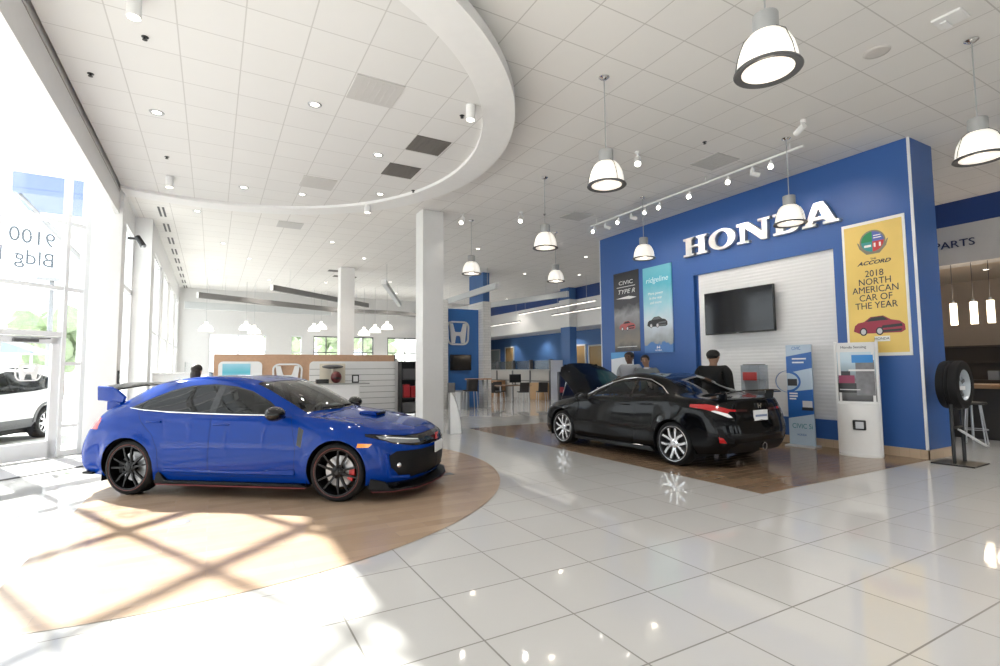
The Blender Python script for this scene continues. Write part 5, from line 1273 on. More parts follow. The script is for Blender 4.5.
    for s in (1, -1):
        a = arm(s); e0, e1 = Vector(a[1][0]), Vector(a[2][0])
        end = e0.lerp(e1, .75) if collar else Vector(a[3][0]).lerp(e1, .06)
        q = [(sh[0][4][0], sh[0][4][1]), (a[0][0], .066+g), (a[1][0], .062+g)]
        if not collar: q.append((a[2][0], .047+g))
        q.append((tuple(end), .046 + g * .9)); sh.append(q)
    so_ = skin('shirt', sh, msh, t, 2)
    if collar: MB().lathe([(.066,0),(.086,-.03),(.09,-.028),(.07,.012)], 20, Matrix.Translation(P(.0,0,1.50))).build('collar', mat('collar_light', collar, .8), so_, 60)
    tr_ = [[(P(0,0,.99),(.152+g*.6,.118+g*.6)), (P(0,0,.93),(.15+g,.118+g)), ]]
    for s in (1, -1): tr_.append([(tr_[0][1][0], tr_[0][1][1]), ((0, s*.095, .84), .10), ((.012, s*.10, .50), .075), ((-.01, s*.105, .09), .066)])
    skin('trousers', tr_, mt, t, 2, 0)
    for s in (1, -1): MB().box(-.09, .20, s*.105-.05, s*.105+.05, 0, .095, .035).build('shoe', mat('shoe_black', (.015,.014,.013), .4), t, 50)
    # face
    hy = headturn[0]; fx = hx + .103
    MB().ball((fx - .006, hy, 1.655), 1, 12, 8, (.022, .016, .026)).build('nose', ms, body, 60)
    for s in (1, -1):
        MB().ball((fx - .022, hy + s*.032, 1.682), .012, 10, 8).build('eye', mat('eye_dark', (.03,.025,.02), .2), body, 60)
        MB().ball((hx - .01, hy + s*.092, 1.66), 1, 10, 8, (.02, .01, .032)).build('ear', ms, body, 60)
    MB().ball((fx - .012, hy, 1.615), 1, 12, 6, (.012, .026, .006)).build('mouth', mat('lip', (.25,.09,.07), .5), body, 60)
    hb = MB().ball((hx - .012, hy, 1.708), 1, 24, 16, (.116, .102, .10))
    for v in hb.bm.verts:
        if v.co.x > hx + .05 and v.co.z < 1.73: v.co.x = hx + .05
        if v.co.z < 1.67 and v.co.x > hx - .03: v.co.z = 1.67 - (1.67 - v.co.z) * .3
    if long_hair: hb.ball((hx - .05, hy, 1.58), 1, 18, 12, (.075, .10, .15))
    hb.build('hair', mh, t, 60)
    return t
person('person seen from behind in a black shirt with short dark hair, before the white panel', 8.50, 6.70, 12, 1.80, (.36,.20,.13), (.008,.008,.009), (.02,.02,.022), (.015,.012,.01), wide=1.22)
person('bearded person in a light grey polo shirt beneath the dark poster', 9.2, 9.72, 195, 1.86, (.11,.055,.035), (.30,.31,.34), (.03,.03,.035), (.01,.009,.008), arms='folded', collar=(.55,.55,.57), wide=1.15)
person('person leaning forward in a grey shirt beneath the teal poster', 8.9, 8.82, 215, 1.76, (.30,.17,.11), (.16,.18,.19), (.03,.03,.035), (.015,.012,.01), lean=.18, headturn=(-.03, 0), arms='reach', collar=(.62,.63,.64))
person('person with long dark hair seen over the blue car roof, beside the white counters', -.25, 11.0, 60, 1.60, (.45,.27,.19), (.03,.035,.06), (.03,.03,.04), (.02,.015,.013), long_hair=True)
# ------------------------------------------------------------------ the far side of the hall
M_kw = mat('light_wood_veneer', (.50,.31,.20), .5, noise=.16, nscale=14)
# display wall
dw = thing('display_wall', 'low wood veneered display wall with white panels and a white capital letter emblem', 'display wall', (2.6, 16.0, 0))
MB().box(-2.56, 2.50, 0, .22, 0, 1.95, .006).build('wood_panel', M_kw, dw)
def rrect(x0, x1, z0, z1, r_, corners=(1,1,1,1), n=6):
    P = []
    for (cx, cz, a0, on) in ((x1 - r_, z1 - r_, 0, corners[0]), (x0 + r_, z1 - r_, 90, corners[1]), (x0 + r_, z0 + r_, 180, corners[2]), (x1 - r_, z0 + r_, 270, corners[3])):
        if on: P += [(cx + r_ * math.cos(R(a0 + 90*k/n)), cz + r_ * math.sin(R(a0 + 90*k/n))) for k in range(n + 1)]
        else: P.append((cx + (r_ if a0 in (0, 270) else -r_), cz + (r_ if a0 in (0, 90) else -r_)))
    return P
MB().prism(rrect(-2.45, -1.36, .1, 1.75, .12), -.05, 0, 'y').build('white_panel', M_white, dw)
MB().box(-2.35, -1.66, -.06, -.049, 1.22, 1.69, .004).build('teal_picture', sky_grad('picture_teal', [(0,(.45,.70,.78)),(.5,(.12,.50,.62)),(1,(.35,.62,.75))]), dw)
for z in (.5, .9): MB().box(-2.45, -1.36, -.056, -.05, z, z + .02).build('panel_groove', M_grey, dw)
MB().prism(rrect(-.09, 2.50, .1, 1.75, .12, (0,1,0,0)), -.05, 0, 'y').build('slat_panel', M_white, dw)
for k in range(8): MB().box(-.09, 2.50, -.054, -.045, .25 + k * .18, .25 + k * .18 + .016).build('slat_groove', M_grey, dw)
MB().box(2.50, 2.60, -.02, .24, .08, 1.84).build('end_panel', M_white, dw); MB().box(2.48, 2.52, -.02, .24, 1.74, 1.96).build('end_cap', M_dgrey, dw)
e_ = emblem_parts(0, 0, .80, .74, -.055, -.012, Matrix.Translation((-.69, 0, 1.32))); e_.build('emblem', M_white, dw, 40)
# goods on the white counter in front of the slat panel
cn = thing('sales_counter', 'white counter with grey top in front of the slatted display wall', 'counter', (3.35, 15.1, 0))
MB().box(-.75, .35, -.3, .3, 0, 1.08, .01).build('body', M_white, cn); MB().box(-.8, .62, -.34, .34, 1.08, 1.115, .006).build('counter_top', mat('counter_grey', (.35,.36,.35), .4), cn)
def small(name, label, cat, loc, parts, group=None, rz=0):
    t = thing(name, label, cat, loc, rz, group)
    for nm, b, m in parts: b.build(nm, m, t, 45)
    return t
small('cap_stand', 'dark cap on a cream stand on the white sales counter', 'display stand', (3.02, 15.2, 1.115), [('column', MB().cyl(.03, 0, .42, 14).cyl(.10, 0, .02, 18), mat('cream', (.72,.66,.55), .5)), ('cap', MB().ball((0,0,.47), 1, 20, 10, (.30,.14,.06)), M_dgrey)])
small('backing_board', 'cream backing board standing on the sales counter', 'board', (3.05, 15.36, 1.115), [('board', MB().box(-.36,.36,-.01,.01,.0,.56,.004), mat('cream', (.72,.66,.55)))])
small('helmet', 'dark red rounded helmet on the sales counter', 'helmet', (3.08, 15.0, 1.117), [('shell', MB().ball((0,0,.17), 1, 18, 12, (.15,.15,.17)), mat('dark_red', (.10,.01,.012), .3)), ('visor', MB().ball((0,-.06,.15), 1, 14, 8, (.11,.10,.06)), M_black)])
small('photo_frame', 'small black framed card on the sales counter', 'frame', (3.62, 15.0, 1.115), [('frame', MB().box(-.10,.10,-.015,.015,0,.24,.008), M_black), ('card', MB().box(-.065,.065,-.019,-.014,.04,.20), M_white)])
small('cash_tray', 'low black tray on the sales counter beside the red helmet', 'tray', (2.70, 15.0, 1.115), [('tray', MB().box(-.16,.16,-.12,.12,0,.12,.01), M_black)])
# rack with dark and red goods
rk = thing('goods_rack', 'black rack with red goods between the display wall and the white column', 'rack', (5.50, 15.6, 0))
for xx in (-.30, .27): MB().box(xx, xx + .03, 0, .4, 0, 1.75).build('post', M_black, rk)
for z in (.1, .55, 1.12, 1.70): MB().box(-.3, .3, 0, .4, z, z + .04).build('shelf', M_black, rk)
MB().box(-.3, .3, .36, .4, .1, 1.74).build('back_panel', M_black, rk)
mr = mat('goods_red', (.34,.015,.02), .4)
for x_, z, w, h, lb in ((-.13,.60,.22,.42,'tall red carton on the left of the black rack'),(.13,.60,.24,.36,'shorter red carton on the right of the black rack'),(0.,.15,.5,.30,'wide black case on the bottom shelf of the black rack'),(-.05,1.17,.40,.34,'wide black case on the top shelf of the black rack')):
    o = MB().box(-w/2, w/2, -.16, .16, 0, h, .015).build('carton', mr if 'red' in lb.split('on')[0] else M_dgrey); o.location = (5.50 + x_, 15.78, z); tag(o, lb, 'box', 'goods on the black rack')
# column notice and curved stand to the right of the near column
cs = thing('curved_stand', 'white stand with a curved edge and small dark box, right of the white square column', 'stand', (4.86, 11.05, 0), R(-28))
MB().prism([(0,0),(.25,0),(.24,.22),(.205,.45),(.15,.68),(.08,.86),(.015,.98),(0,1.0)], -.07, .07, 'y', None, .006).build('panel', M_white, cs)
MB().box(-.05, 0, -.05, .05, 0, 1.1).build('post', M_grey, cs); MB().box(-.06, .11, -.09, .03, .95, 1.17, .01).build('reader', M_dgrey, cs)
# portal with the raised emblem
M_brk = tile_mat('white_brick_cladding', .10, (0, 0), (.72,.72,.71), (.66,.66,.65), (.45,.45,.45), .004, .4, .5, .8, .36, .5)
for n in M_brk.node_tree.nodes:
    if n.type == 'MAPPING': n.inputs['Rotation'].default_value = (PI/2, 0, 0)
S(MB().box(9.12, 9.46, 17.6, 18.9, 0, 4.1).build('column_clad', M_brk)); S(MB().box(9.15, 9.43, 17.64, 18.86, 4.1, H).build('column', M_fblue))
S(MB().box(7.30, 7.74, 17.8, 18.2, 0, 4.1).build('column_clad', M_brk))
S(MB().box(7.74, 9.12, 18.0, 18.15, 0, 3.8).build('wall_portal', mat('portal_blue', (.04,.16,.46), .35)))
pe = thing('emblem_sign', 'large chrome capital letter emblem in a rounded frame on the blue portal', 'sign', (8.22, 18.0, 2.86))
emblem_parts(0, 0, .92, .92, -.07, 0, None).build('emblem', mat('silver_emblem', (.74,.75,.76), .3, .25), pe, 40)
t = thing('television', 'small black television below the chrome emblem on the blue portal', 'television', (8.30, 17.94, 1.73)); MB().box(-.44, .44, -.08, -.02, -.30, .30, .008).build('body', M_black, t); MB().box(-.41, .41, -.084, -.079, -.27, .27).build('screen', mat('tv_screen', (.006,.007,.010)), t); MB().box(-.1,.1,-.02,.058,-.1,.1).build('wall_bracket', M_black, t)
t = thing('reception_desk', 'round stainless steel desk at the foot of the blue portal', 'desk', (8.02, 17.5, 0))
MB().lathe([(0,0),(.40,0),(.40,.30),(.395,.305),(.395,.32),(.40,.325),(.40,.64),(.38,.66),(0,.66)], 40).build('drum', M_steel, t, 30); MB().box(-.3, .3, -.28, .28, .66, .69, .01).build('desk_top', M_steel, t)
t = thing('bar_table', 'high table ledge with wooden top beside the white brick pillar', 'table', (8.55, 17.1, 0)); MB().box(-.35, .55, -.22, .22, 1.08, 1.13, .006).build('table_top', M_kw, t); MB().rod((.30,0,0),(.30,0,1.08),.03,10).build('leg', M_steel, t); MB().rod((.48,0,0),(.48,0,1.08),.03,10).build('leg', M_steel, t)
def chair(x, y, rz, label, hi=.46):
    t = thing('cafe_chair', label, 'chair', (x, y, 0), rz, 'dark chairs in the service lounge')
    MB().box(-.22, .22, -.22, .22, hi - .03, hi + .02, .015).build('seat', mat('chair_dark', (.025,.022,.022), .5), t, 40)
    b = MB(); n = 6
    b.box(-.015, .015, -.21, .21, 0, .40, .012, Matrix.Translation((-.21, 0, hi + .02)) @ Matrix.Rotation(R(-12), 4, 'Y')); b.build('backrest', mat('chair_dark', (.025,.022,.022)), t, 40)
    for sx, sy in ((1,1),(1,-1),(-1,1),(-1,-1)): MB().rod((sx*.18, sy*.18, hi - .02), (sx*.22, sy*.22, 0), .013, 8).build('leg', M_steel, t, 40)
chair(8.05, 16.55, R(80), 'dark chair at the high table beside the white brick pillar', .72)
chair(10.9, 19.95, R(20), 'dark chair in the lounge nearest the white brick pillar'); chair(11.95, 19.3, R(75), 'dark chair in the lounge, middle of the row facing the counter'); chair(12.75, 19.0, R(70), 'dark chair in the lounge, nearest the raised bonnet'); chair(11.5, 20.6, R(-100), 'dark chair in the lounge on the far side of the table')
t = thing('lounge_table', 'wooden topped table with metal legs among the dark lounge chairs', 'table', (11.9, 20.15, 0)); MB().box(-.8, .8, -.4, .4, .70, .74, .008).build('table_top', mat('table_brown', (.22,.13,.08), .4), t)
for sx in (-.6, 0, .6): MB().rod((sx, 0, 0), (sx, 0, .70), .03, 10).build('leg', M_steel, t, 40)
t = thing('monitor', 'dark screen standing on the lounge table', 'monitor', (12.1, 20.2, .74)); MB().box(-.3, .3, -.03, .03, .10, .48, .01).build('screen', M_black, t); MB().cyl(.12, 0, .02, 18).cyl(.025, 0, .14, 10).build('foot', M_black, t)
sc = thing('service_counter', 'long grey service counter with glass screens along its top, beyond the lounge chairs', 'counter', (13.86, 23.0, 0))
MB().box(-.1, .5, -3.2, 3.6, 0, 1.38, .01).build('body', mat('counter_light', (.40,.385,.37), .5), sc); MB().box(-.18, .55, -3.25, 3.65, 1.38, 1.43, .006).build('counter_top', mat('counter_grey', (.35,.36,.35)), sc)
MB().box(-.13, -.1, -3.2, 3.6, .85, .89).build('counter_band', M_dgrey, sc)
for k in range(4): MB().box(.0, .02, -3.2 + k * 1.7, -3.2 + k * 1.7 + 1.62, 1.43, 1.86).build('glass_screen', glass('frosted_screen', (.72,.80,.82), .8, 1.5, .2), sc)
for k in range(5): MB().box(-.14, .03, -3.25 + k * 1.7, -3.15 + k * 1.7, .0, 1.9).build('post', M_dgrey, sc)
MB().box(-.10, .6, -3.26, -3.2, 0, 1.86).build('end_screen', M_alu, sc)
t = thing('wood_cabinet', 'low brown cabinet against the service counter', 'cabinet', (13.4, 24.4, 0)); MB().box(-.25, .25, -.6, .6, 0, .85, .008).build('body', mat('cabinet_brown', (.28,.15,.07), .5), t)
for y in (-.59, .01): MB().box(-.262, -.25, y, y + .58, .04, .82, .004).build('door', mat('cabinet_brown', (.28,.15,.07)), t)
t = thing('wood_cabinet', 'low tan cabinet under the raised bonnet end of the service counter', 'cabinet', (13.55, 20.4, 0)); MB().box(-.2, .2, -.5, .5, 0, .8, .008).build('body', mat('cabinet_tan', (.45,.27,.12), .5), t); MB().box(-.212, -.2, -.49, .49, .04, .77, .004).build('door', mat('cabinet_tan', (.45,.27,.12)), t)
for i, (y0, y1, z0, z1, lb) in enumerate(((20.5, 21.5, .9, 2.68, 'a'), (19.2, 20.3, .9, 2.62, 'b'), (27.6, 28.7, 1.2, 2.85, 'c'), (29.4, 31.6, 1.2, 2.75, 'd'))):
    d = S(bpy.data.objects.new('window_%d' % (i + 40), None)); COL.objects.link(d)
    b = MB(); b.box(16.44, 16.5, y0, y0 + .07, z0, z1); b.box(16.44, 16.5, y1 - .07, y1, z0, z1); b.box(16.44, 16.5, y0, y1, z1 - .07, z1); b.box(16.44, 16.5, y0, y1, z0, z0 + .07); b.build('frame', mat('pale_frame', (.55,.55,.52), .5), d)
    MB().box(16.47, 16.49, y0 + .07, y1 - .07, z0 + .07, z1 - .07).build('pane', mat('lit_room_brown' if i < 3 else 'lit_room_pale', (.30,.19,.08) if i < 3 else (.35,.42,.42), .15), d)
# linear lamps under the bulkhead
for i, (y0, y1, z, lb) in enumerate(((15.75, 21.6, 4.14, 'upper long linear lamp hanging before the white bulkhead'), (14.2, 18.5, 3.80, 'lower linear lamp hanging before the white bulkhead, near the wall end'), (21.5, 25.2, 3.78, 'lower linear lamp hanging before the white bulkhead, beside the brick pillar'))):
    t = thing('linear_lamp', lb, 'lamp', ((13.2, 13.0, 13.2)[i], (y0+y1)/2, z), 0, 'linear lamps before the bulkhead'); h_ = (y1-y0)/2
    MB().box(-.04, .04, -h_, h_, .0, .06, .004).build('housing', M_grey, t); MB().box(-.036, .036, -h_ + .03, h_ - .03, -.012, .0).build('diffuser', mat('linear_glow', (1,.98,.95), .4, emit=(1,.93,.84), estr=2.2), t)
    b = MB()
    for q in (-h_ * .8, h_ * .8): b.rod((0, q, .06), (0, q, H - z), .006, 6)
    b.build('cord', M_steel, t)
# suspended beams ("baffles") fanning out over the far hall
def baffle(a, b_, z, w, h, m, label, grp):
    a = Vector((a[0], a[1], z)); b2 = Vector((b_[0], b_[1], z)); d = b2 - a; L_ = d.length
    t = thing('suspended_beam', label, 'ceiling beam', ((a + b2) / 2), math.atan2(d.y, d.x), grp)
    MB().box(-L_/2, L_/2, -w/2, w/2, -h/2, h/2, .006).build('beam_body', m, t)
    MB().box(-L_/2 - .012, -L_/2, -w/2 - .006, w/2 + .006, -h/2 - .006, h/2 + .006).build('end_cap', M_white, t); MB().box(L_/2, L_/2 + .012, -w/2 - .006, w/2 + .006, -h/2 - .006, h/2 + .006).build('end_cap', M_white, t)
    b = MB()
    for q in (-L_ * .35, L_ * .35): b.rod((q, 0, h/2), (q, 0, H - z), .006, 6)
    b.build('cable', M_steel, t)
M_bd = mat('beam_dark', (.20,.195,.19), .5); M_bl = mat('beam_light', (.50,.52,.53), .5)
G = 'suspended beams over the far hall'
baffle((1.78,19.63),(6.17,23.36),4.42,.12,.20,M_bd,'dark suspended beam sloping right in front of the farther white column',G)
baffle((-.54,22.68),(5.69,25.85),4.40,.12,.22,M_bd,'dark suspended beam behind the first, left of the farther column',G)
baffle((-1.1,25.9),(5.1,26.3),4.35,.14,.30,M_bl,'pale suspended beam close to the far windows',G)
baffle((8.98,21.2),(8.82,15.9),4.45,.14,.22,M_bl,'short pale suspended beam crossing in front of the blue brick pillar',G)
baffle((10.4,23.6),(12.15,16.2),4.40,.14,.22,M_bl,'long pale suspended beam reaching from the portal to the bulkhead',G)
baffle((4.99,16.9),(7.45,22.7),4.45,.16,.16,M_bl,'slanted pale suspended beam right of the farther column',G)
b = MB(); P_ = [(6.1 + 4.3 * k / 14, 25.6 + .55 * math.sin(PI * k / 14) * -1 + .9 * k / 14) for k in range(15)]
for p, q in zip(P_, P_[1:]): b.quad((p[0], p[1], 4.30), (q[0], q[1], 4.30), (q[0], q[1], 4.48), (p[0], p[1], 4.48)); b.quad((p[0], p[1], 4.30), (p[0], p[1] + .3, 4.30), (q[0], q[1] + .3, 4.30), (q[0], q[1], 4.30))
bmesh.ops.remove_doubles(b.bm, verts=b.bm.verts[:], dist=1e-4); t = b.build('curved_beam', M_bd, None, 60); tag(t, 'dark curved suspended beam behind the near white column', 'ceiling beam')
# far pendants near the windows
for i, (px, Y, z, lb) in enumerate(((-.24, 23.5, 3.08, 'small far pendant left of the far windows'), (1.21, 24.0, 3.20, 'small far pendant above the wide far window, left of a pair'), (1.56, 24.6, 3.10, 'small far pendant above the wide far window, right of a pair'), (4.10, 25.0, 3.30, 'small far pendant just left of the farther column'), (4.52, 25.6, 3.45, 'small far pendant partly behind the farther column'), (6.06, 23.6, 3.08, 'first small far pendant right of the farther column'), (6.46, 23.2, 3.18, 'second small far pendant right of the farther column'), (6.84, 22.6, 3.29, 'third small far pendant right of the farther column'))):
    t = thing('far_pendant', lb, 'lamp', (px, Y, H), 0, 'small pendants over the far hall'); q = z - H
    MB().cyl(.006, q + .3, 0, 6).build('cord', M_cap, t); MB().lathe([(0,q+.36),(.06,q+.36),(.07,q+.26),(.15,q+.22),(.24,q+.12),(.27,q),(.25,q),(0,q+.05)], 20).build('lamp_shade', mat('far_shade', (1,.97,.92), .4, emit=(1,.95,.88), estr=1.6), t, 50)
# white counters on the left
t = thing('desk_counter', 'long white desk counter along the left windows', 'counter', (-.55, 19.0, 0)); MB().box(-.55, .35, -2.5, 2.5, 0, 1.28, .01).build('body', M_white, t); MB().box(-.6, .4, -2.55, 2.55, 1.28, 1.33, .006).build('counter_top', M_white, t); MB().box(-.1, -.08, -2.5, 2.5, 1.33, 1.75).build('glass_screen', glass('clear_screen', (.93,.97,.97), .95, 1.45), t)
t = thing('desk_counter', 'white desk counter nearer the person with long dark hair', 'counter', (-1.0, 15.9, 0)); MB().box(-.3, .75, -.35, .35, 0, 1.42, .01).build('body', M_white, t); MB().box(-.33, .8, -.38, .38, 1.42, 1.46, .006).build('counter_top', M_white, t)
t = thing('blue_banner', 'small blue hanging banner behind the near white column', 'banner', (7.0, 17.5, 0)); MB().box(-.25,.25,-.02,.02,1.55,2.2,.004).build('fabric', mat('banner_blue', (.06,.25,.62), .5), t); MB().rod((0,.04,0),(0,.04,2.2),.015,8).cyl(.2,0,.02,20,Matrix.Translation((0,.04,0))).build('pole', M_steel, t)
# device on the door frame and small dark wall boxes
t = thing('wall_speaker', 'black and silver cylinder speaker high beside the white pillar', 'speaker', (-1.55, 14.0, 4.42)); MB().rod((0,0,.12),(.13,-.1,-.10),.06,18).build('body', M_black, t, 40); MB().rod((.135,-.104,-.107),(.14,-.108,-.115),.05,16).build('front', M_steel, t); MB().box(-.18, .02, -.02, .02, .05, .10).build('bracket', M_black, t)
t = thing('card_reader', 'small black box on the edge of the white pillar', 'reader', (-1.58, 12.25, 1.38)); MB().box(0, .03, -.05, .05, -.14, .14, .006).build('case', M_black, t); MB().box(.03, .034, -.03, .03, -.08, .08).build('panel', M_steel, t)
# floor outlet lids set into the inlay
for (x, y, lb) in ((2.95, 6.85, 'small square steel floor outlet lid in front of the blue car nose'), (-.23, 6.1, 'small round floor outlet lid in the sunlit inlay before the blue car')):
    t = thing('floor_outlet', lb, 'floor outlet', (x, y, .0025)); 
    if 'square' in lb: MB().box(-.09, .09, -.07, .07, 0, .005, .002).build('lid', M_dgrey, t)
    else: MB().lathe([(0,.004),(.07,.004),(.085,.002),(.085,0),(0,0)], 28).build('lid', M_steel, t, 40)
mtx = thing('floor_mat', 'light grey floor mat inside the entrance door', 'mat', (-2.05, 11.0, .001), R(44)); MB().box(-1.3, .6, -.55, .55, 0, .010, .003).build('pile', mat('mat_grey', (.50,.50,.52), .9, noise=.2, nscale=90), mtx); MB().box(-1.35, .65, -.60, -.55, 0, .012, .003).build('edging', M_dgrey, mtx)

t = thing('display_cabinet', 'dark navy cabinet with a small red panel, seen under the raised bonnet', 'cabinet', (10.9, 14.3, 0), R(-30))
MB().box(-.52, .52, -.25, .25, 0, 1.36, .02).build('body', mat('cabinet_navy', (.008,.010,.022), .35), t); MB().box(-.47, .47, -.262, -.25, .55, 1.30, .004).build('glass_front', mat('cabinet_glass', (.012,.016,.04), .08), t)
MB().box(-.49, -.36, -.27, -.25, .66, .84, .004).build('red_panel', mat('panel_red', (.30,.02,.03), .4), t); MB().box(-.1, .2, -.268, -.262, .72, .80).build('blue_strip', mat('strip_blue', (.03,.06,.25), .3), t)
# ------------------------------------------------------------------ outside
S(MB().box(-120, 120, -60, 160, -.3, -.125).build('ground', mat('outdoor_concrete', (.50,.495,.48), .8)))
S(MB().prism([(-60, -40), (e.x - .2, -40), (e.x - .2, e.y), tuple(FP(.5, 0, .08)[:2]), (-2.3, 15.2), (-1.55, 15.2), (-1.55, 27.25), (-1.55, 60), (-60, 60)], -.125, -.03, 'z').build('pavement', mat('outdoor_pavement', (.55,.545,.53), .8)))
# white sport utility car parked outside
def utility_net():
    N = []
    for c in HATCH:
        q = []
        for i, (x, y, z) in enumerate(c):
            z2 = .30 + (z - .19) * 1.0 if z < .9 else .30 + .71 + (z - .9) * 1.30
            x2 = x
            if z > 1.0 and x < -.9: x2 = x - .12 * min(1, (z - 1.0) * 3)
            q.append((x2, y, z2))
        N.append(q)
    # fuller tail
    out = []
    for c in N:
        q = []
        for (x, y, z) in c:
            if x < -1.2 and z > 1.05: z = max(z, min(1.66, z + (.16 + .30 * min(1, (-1.2 - x) / .6)) * (1 if y < .78 else .0)))
            q.append((x, y, z))
        out.append(q)
    return out
def utility_car(root):
    P = metal_paint('white_car_paint', (.72,.72,.71), .0)
    M = car_materials(P, 'silver'); M['cladding'] = mat('grey_cladding', (.12,.12,.125), .6)
    cuts = [('window_trim', [(.66,1.06),(.30,1.30),(.05,1.46),(-.4,1.55),(-1.2,1.52),(-1.75,1.38),(-1.62,1.16),(-.9,1.10),(.1,1.06)], 'side', S_OK, 'pair'),
     ('side_window', [(.55,1.085),(.05,1.43),(-.28,1.51),(-.28,1.10)], 'side', S_OK, 'pair'), ('side_window.1', [(-.34,1.10),(-.34,1.51),(-1.15,1.49),(-1.18,1.14)], 'side', S_OK, 'pair'), ('quarter_window', [(-1.24,1.15),(-1.22,1.48),(-1.68,1.36),(-1.58,1.18)], 'side', S_OK, 'pair'),
     ('windshield', WINDSHIELD, 'plan', lambda c,n: n.z > .1 and c.z > 1.05, 'center'),
     ('door', [(.83,.55),(.76,1.03),(-.30,1.06),(-.30,.55)], 'side', S_OK, 'pair'), ('door.1', [(-.31,.55),(-.31,1.06),(-1.2,1.12),(-1.0,.75),(-.96,.55)], 'side', S_OK, 'pair'),
     ('lower_cladding', [(-3,.1),(3,.1),(3,.50),(-3,.50)], 'side', lambda c,n: True, 'pair'),
     ('taillight', [(.55,.95),(.98,.90),(.98,1.10),(.75,1.30),(.62,1.28)], 'front', lambda c,n: c.x < -1.75, 'pair')]
    spec = dict(COMMON); spec.update(net=utility_net(), cuts=cuts, mats=M, wheel='silver', flare=.012, rad=.36, rimr=.24, arch=.42, part_mats=dict(COMMON['part_mats'], lower_cladding='cladding'))
    out = build_car(spec, root)
    for s in (1, -1):
        mirror_unit(root, .63, s * .93, 1.08, s, P, M['chrome'])
        MB().prism([(.0,.0),(.22,.0),(.22,.024),(.0,.024)], -.014, .014, 'y', Matrix.Translation((-.24, s * .915, .95)), .007).build('door_handle', P, root, 50)
        MB().box(-1.4, .1, s * .58 - .02, s * .58 + .02, 1.60, 1.64, .01).build('roof_rail', M['black'], root)
        b = MB()
        for wx in (1.35, -1.35):
            pr = [(wx + r_ * math.cos(a), .36 + r_ * math.sin(a)) for r_, a in [(.425, R(5 + 170*k/16)) for k in range(17)] + [(.49, R(175 - 170*k/16)) for k in range(17)]]
            b.prism(pr, s * .88, s * .945, 'y')
        b.build('wheel_arch_trim', M['cladding'], root, 30)
suv = thing('utility_car', 'white sport utility car with grey cladding parked outside the entrance door', 'car')
utility_car(suv); suv.location = (-4.66, 14.9, -.03); suv.rotation_euler = (0, 0, R(-108))
for i, (x, y, rz, lb) in enumerate(((5.4, 33.5, 20, 'white parked car seen through the window right of the farther column'), (11.0, 34, 160, 'white parked car seen through the far right window'), (0.2, 35, 10, 'white parked car seen through the wide far left window'), (-10.5, 19.5, -80, 'white parked car further back outside the entrance'))):
    c = copy_tree(suv); c.location = (x, y, -.12); c.rotation_euler = (0, 0, R(rz)); c['label'] = lb
# trees and shrubs beyond the glass
M_leaf = mat('foliage_green', (.34,.41,.27), .8, noise=.3, nscale=3); M_bark = mat('bark', (.14,.10,.07), .9)
def tree(x, y, h, r_, label, seed):
    random.seed(seed); t = thing('tree', label, 'tree', (x, y, -.13), 0, 'trees outside')
    MB().rod((0, 0, 0), (0, 0, h * .55), .12, 10, .07).build('trunk', M_bark, t, 50)
    b = MB()
    for k in range(26):
        a = random.uniform(0, 2*PI); q = r_ * math.sqrt(random.random()) * .8; z = h * random.uniform(.42, .95); s = r_ * random.uniform(.28, .45)
        bb = bmesh.new(); bmesh.ops.create_icosphere(bb, subdivisions=2, radius=s)
        for v in bb.verts: v.co = v.co * random.uniform(.75, 1.2) + Vector((q * math.cos(a), q * math.sin(a), z))
        b.add(bb)
    b.build('crown', M_leaf, t)
for i, (x, y, h, r_, lb) in enumerate(((-16, 40, 5, 2.6, 'green tree outside the glazed entrance, left'), (-9, 46, 5.5, 2.6, 'green tree outside the glazed entrance, right'), (4.6, 40, 5.5, 1.5, 'green tree behind the narrow far window'), (9.4, 44, 6.5, 2., 'green tree behind the window right of the farther column'), (11.4, 39.5, 5.5, 1.5, 'green tree behind the far right window'))): tree(x, y, h, r_, lb, i + 3)
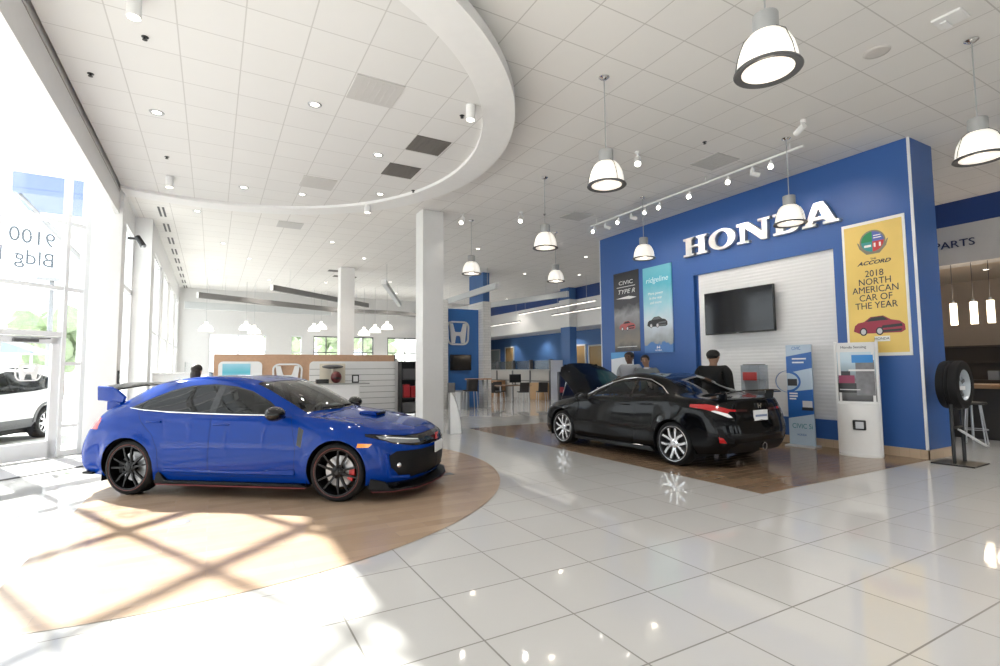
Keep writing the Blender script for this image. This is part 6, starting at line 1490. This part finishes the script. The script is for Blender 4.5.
# blue forecourt canopy and lamp post
t = thing('canopy', 'pale blue flat canopy on slanting struts outside, high behind the glazing', 'canopy', (-5.35, 22.4, -.03), R(4)); MB().box(-.35, 1.9, -1.2, 1.2, 7.20, 7.85, .02).build('fascia', mat('canopy_blue', (.13,.18,.34), .5), t); MB().box(-.4, 1.95, -1.25, 1.25, 7.85, 7.9, .01).build('deck', M_white, t)
for s in (-1, 1): MB().rod((-.2, s, 7.2), (1.5, s, 5.2), .05, 8).build('strut', M_grey, t); MB().rod((1.5, s, 0), (1.5, s, 7.2), .09, 12).build('post', M_grey, t)
t = thing('lamp_post', 'grey lamp post with twin heads outside the entrance', 'lamp post', (-6.2, 29, -.12)); MB().rod((0,0,0),(0,0,5.6),.12,12,.08).build('pole', M_grey, t); MB().box(-.5,.5,-.12,.12,5.6,5.75,.03).build('lamp_head', M_grey, t)
t = thing('utility_box', 'blue awning roof behind the white car outside', 'awning', (-7.5, 25.0, -.12)); t.name = 'awning'; MB().prism([(-2.2,2.3),(0,3.2),(2.2,2.3)], -1.5, 1.5, 'y').build('fabric', mat('awning_blue', (.34,.42,.60), .6), t)
for sx in (-2, 2):
    for sy in (-1.4, 1.4): MB().rod((sx, sy, 0), (sx, sy, 2.35), .04, 8).build('post', M_white, t)
# ------------------------------------------------------------------ daylight and sky
W = bpy.data.worlds.new('sky'); SC.world = W; W.use_nodes = True
bg = W.node_tree.nodes['Background']; bg.inputs[0].default_value = (.93, .965, 1, 1); bg.inputs[1].default_value = 3.3
sl = bpy.data.lights.new('sun', 'SUN'); sl.energy = 31.; sl.angle = R(.9); sl.color = (1, .965, .9)
so = bpy.data.objects.new('sun', sl); COL.objects.link(so)
el = R(36.2); sd = Vector((.428, -.904, 0)).normalized() * math.cos(el) - Vector((0, 0, math.sin(el)))
so.rotation_euler = sd.to_track_quat('-Z', 'Y').to_euler()
SC.view_settings.view_transform = 'Standard'; SC.view_settings.look = 'None'; SC.view_settings.gamma = 1; SC.view_settings.exposure = -.10
SC.view_settings.use_curve_mapping = False
cy = SC.cycles
cy.max_bounces = 10; cy.diffuse_bounces = 5; cy.glossy_bounces = 5; cy.transparent_max_bounces = 24; cy.transmission_bounces = 6
cy.sample_clamp_indirect = 8; cy.caustics_reflective = False; cy.caustics_refractive = False; cy.use_denoising = True
try: cy.denoiser = 'OPENIMAGEDENOISE'
except Exception: pass
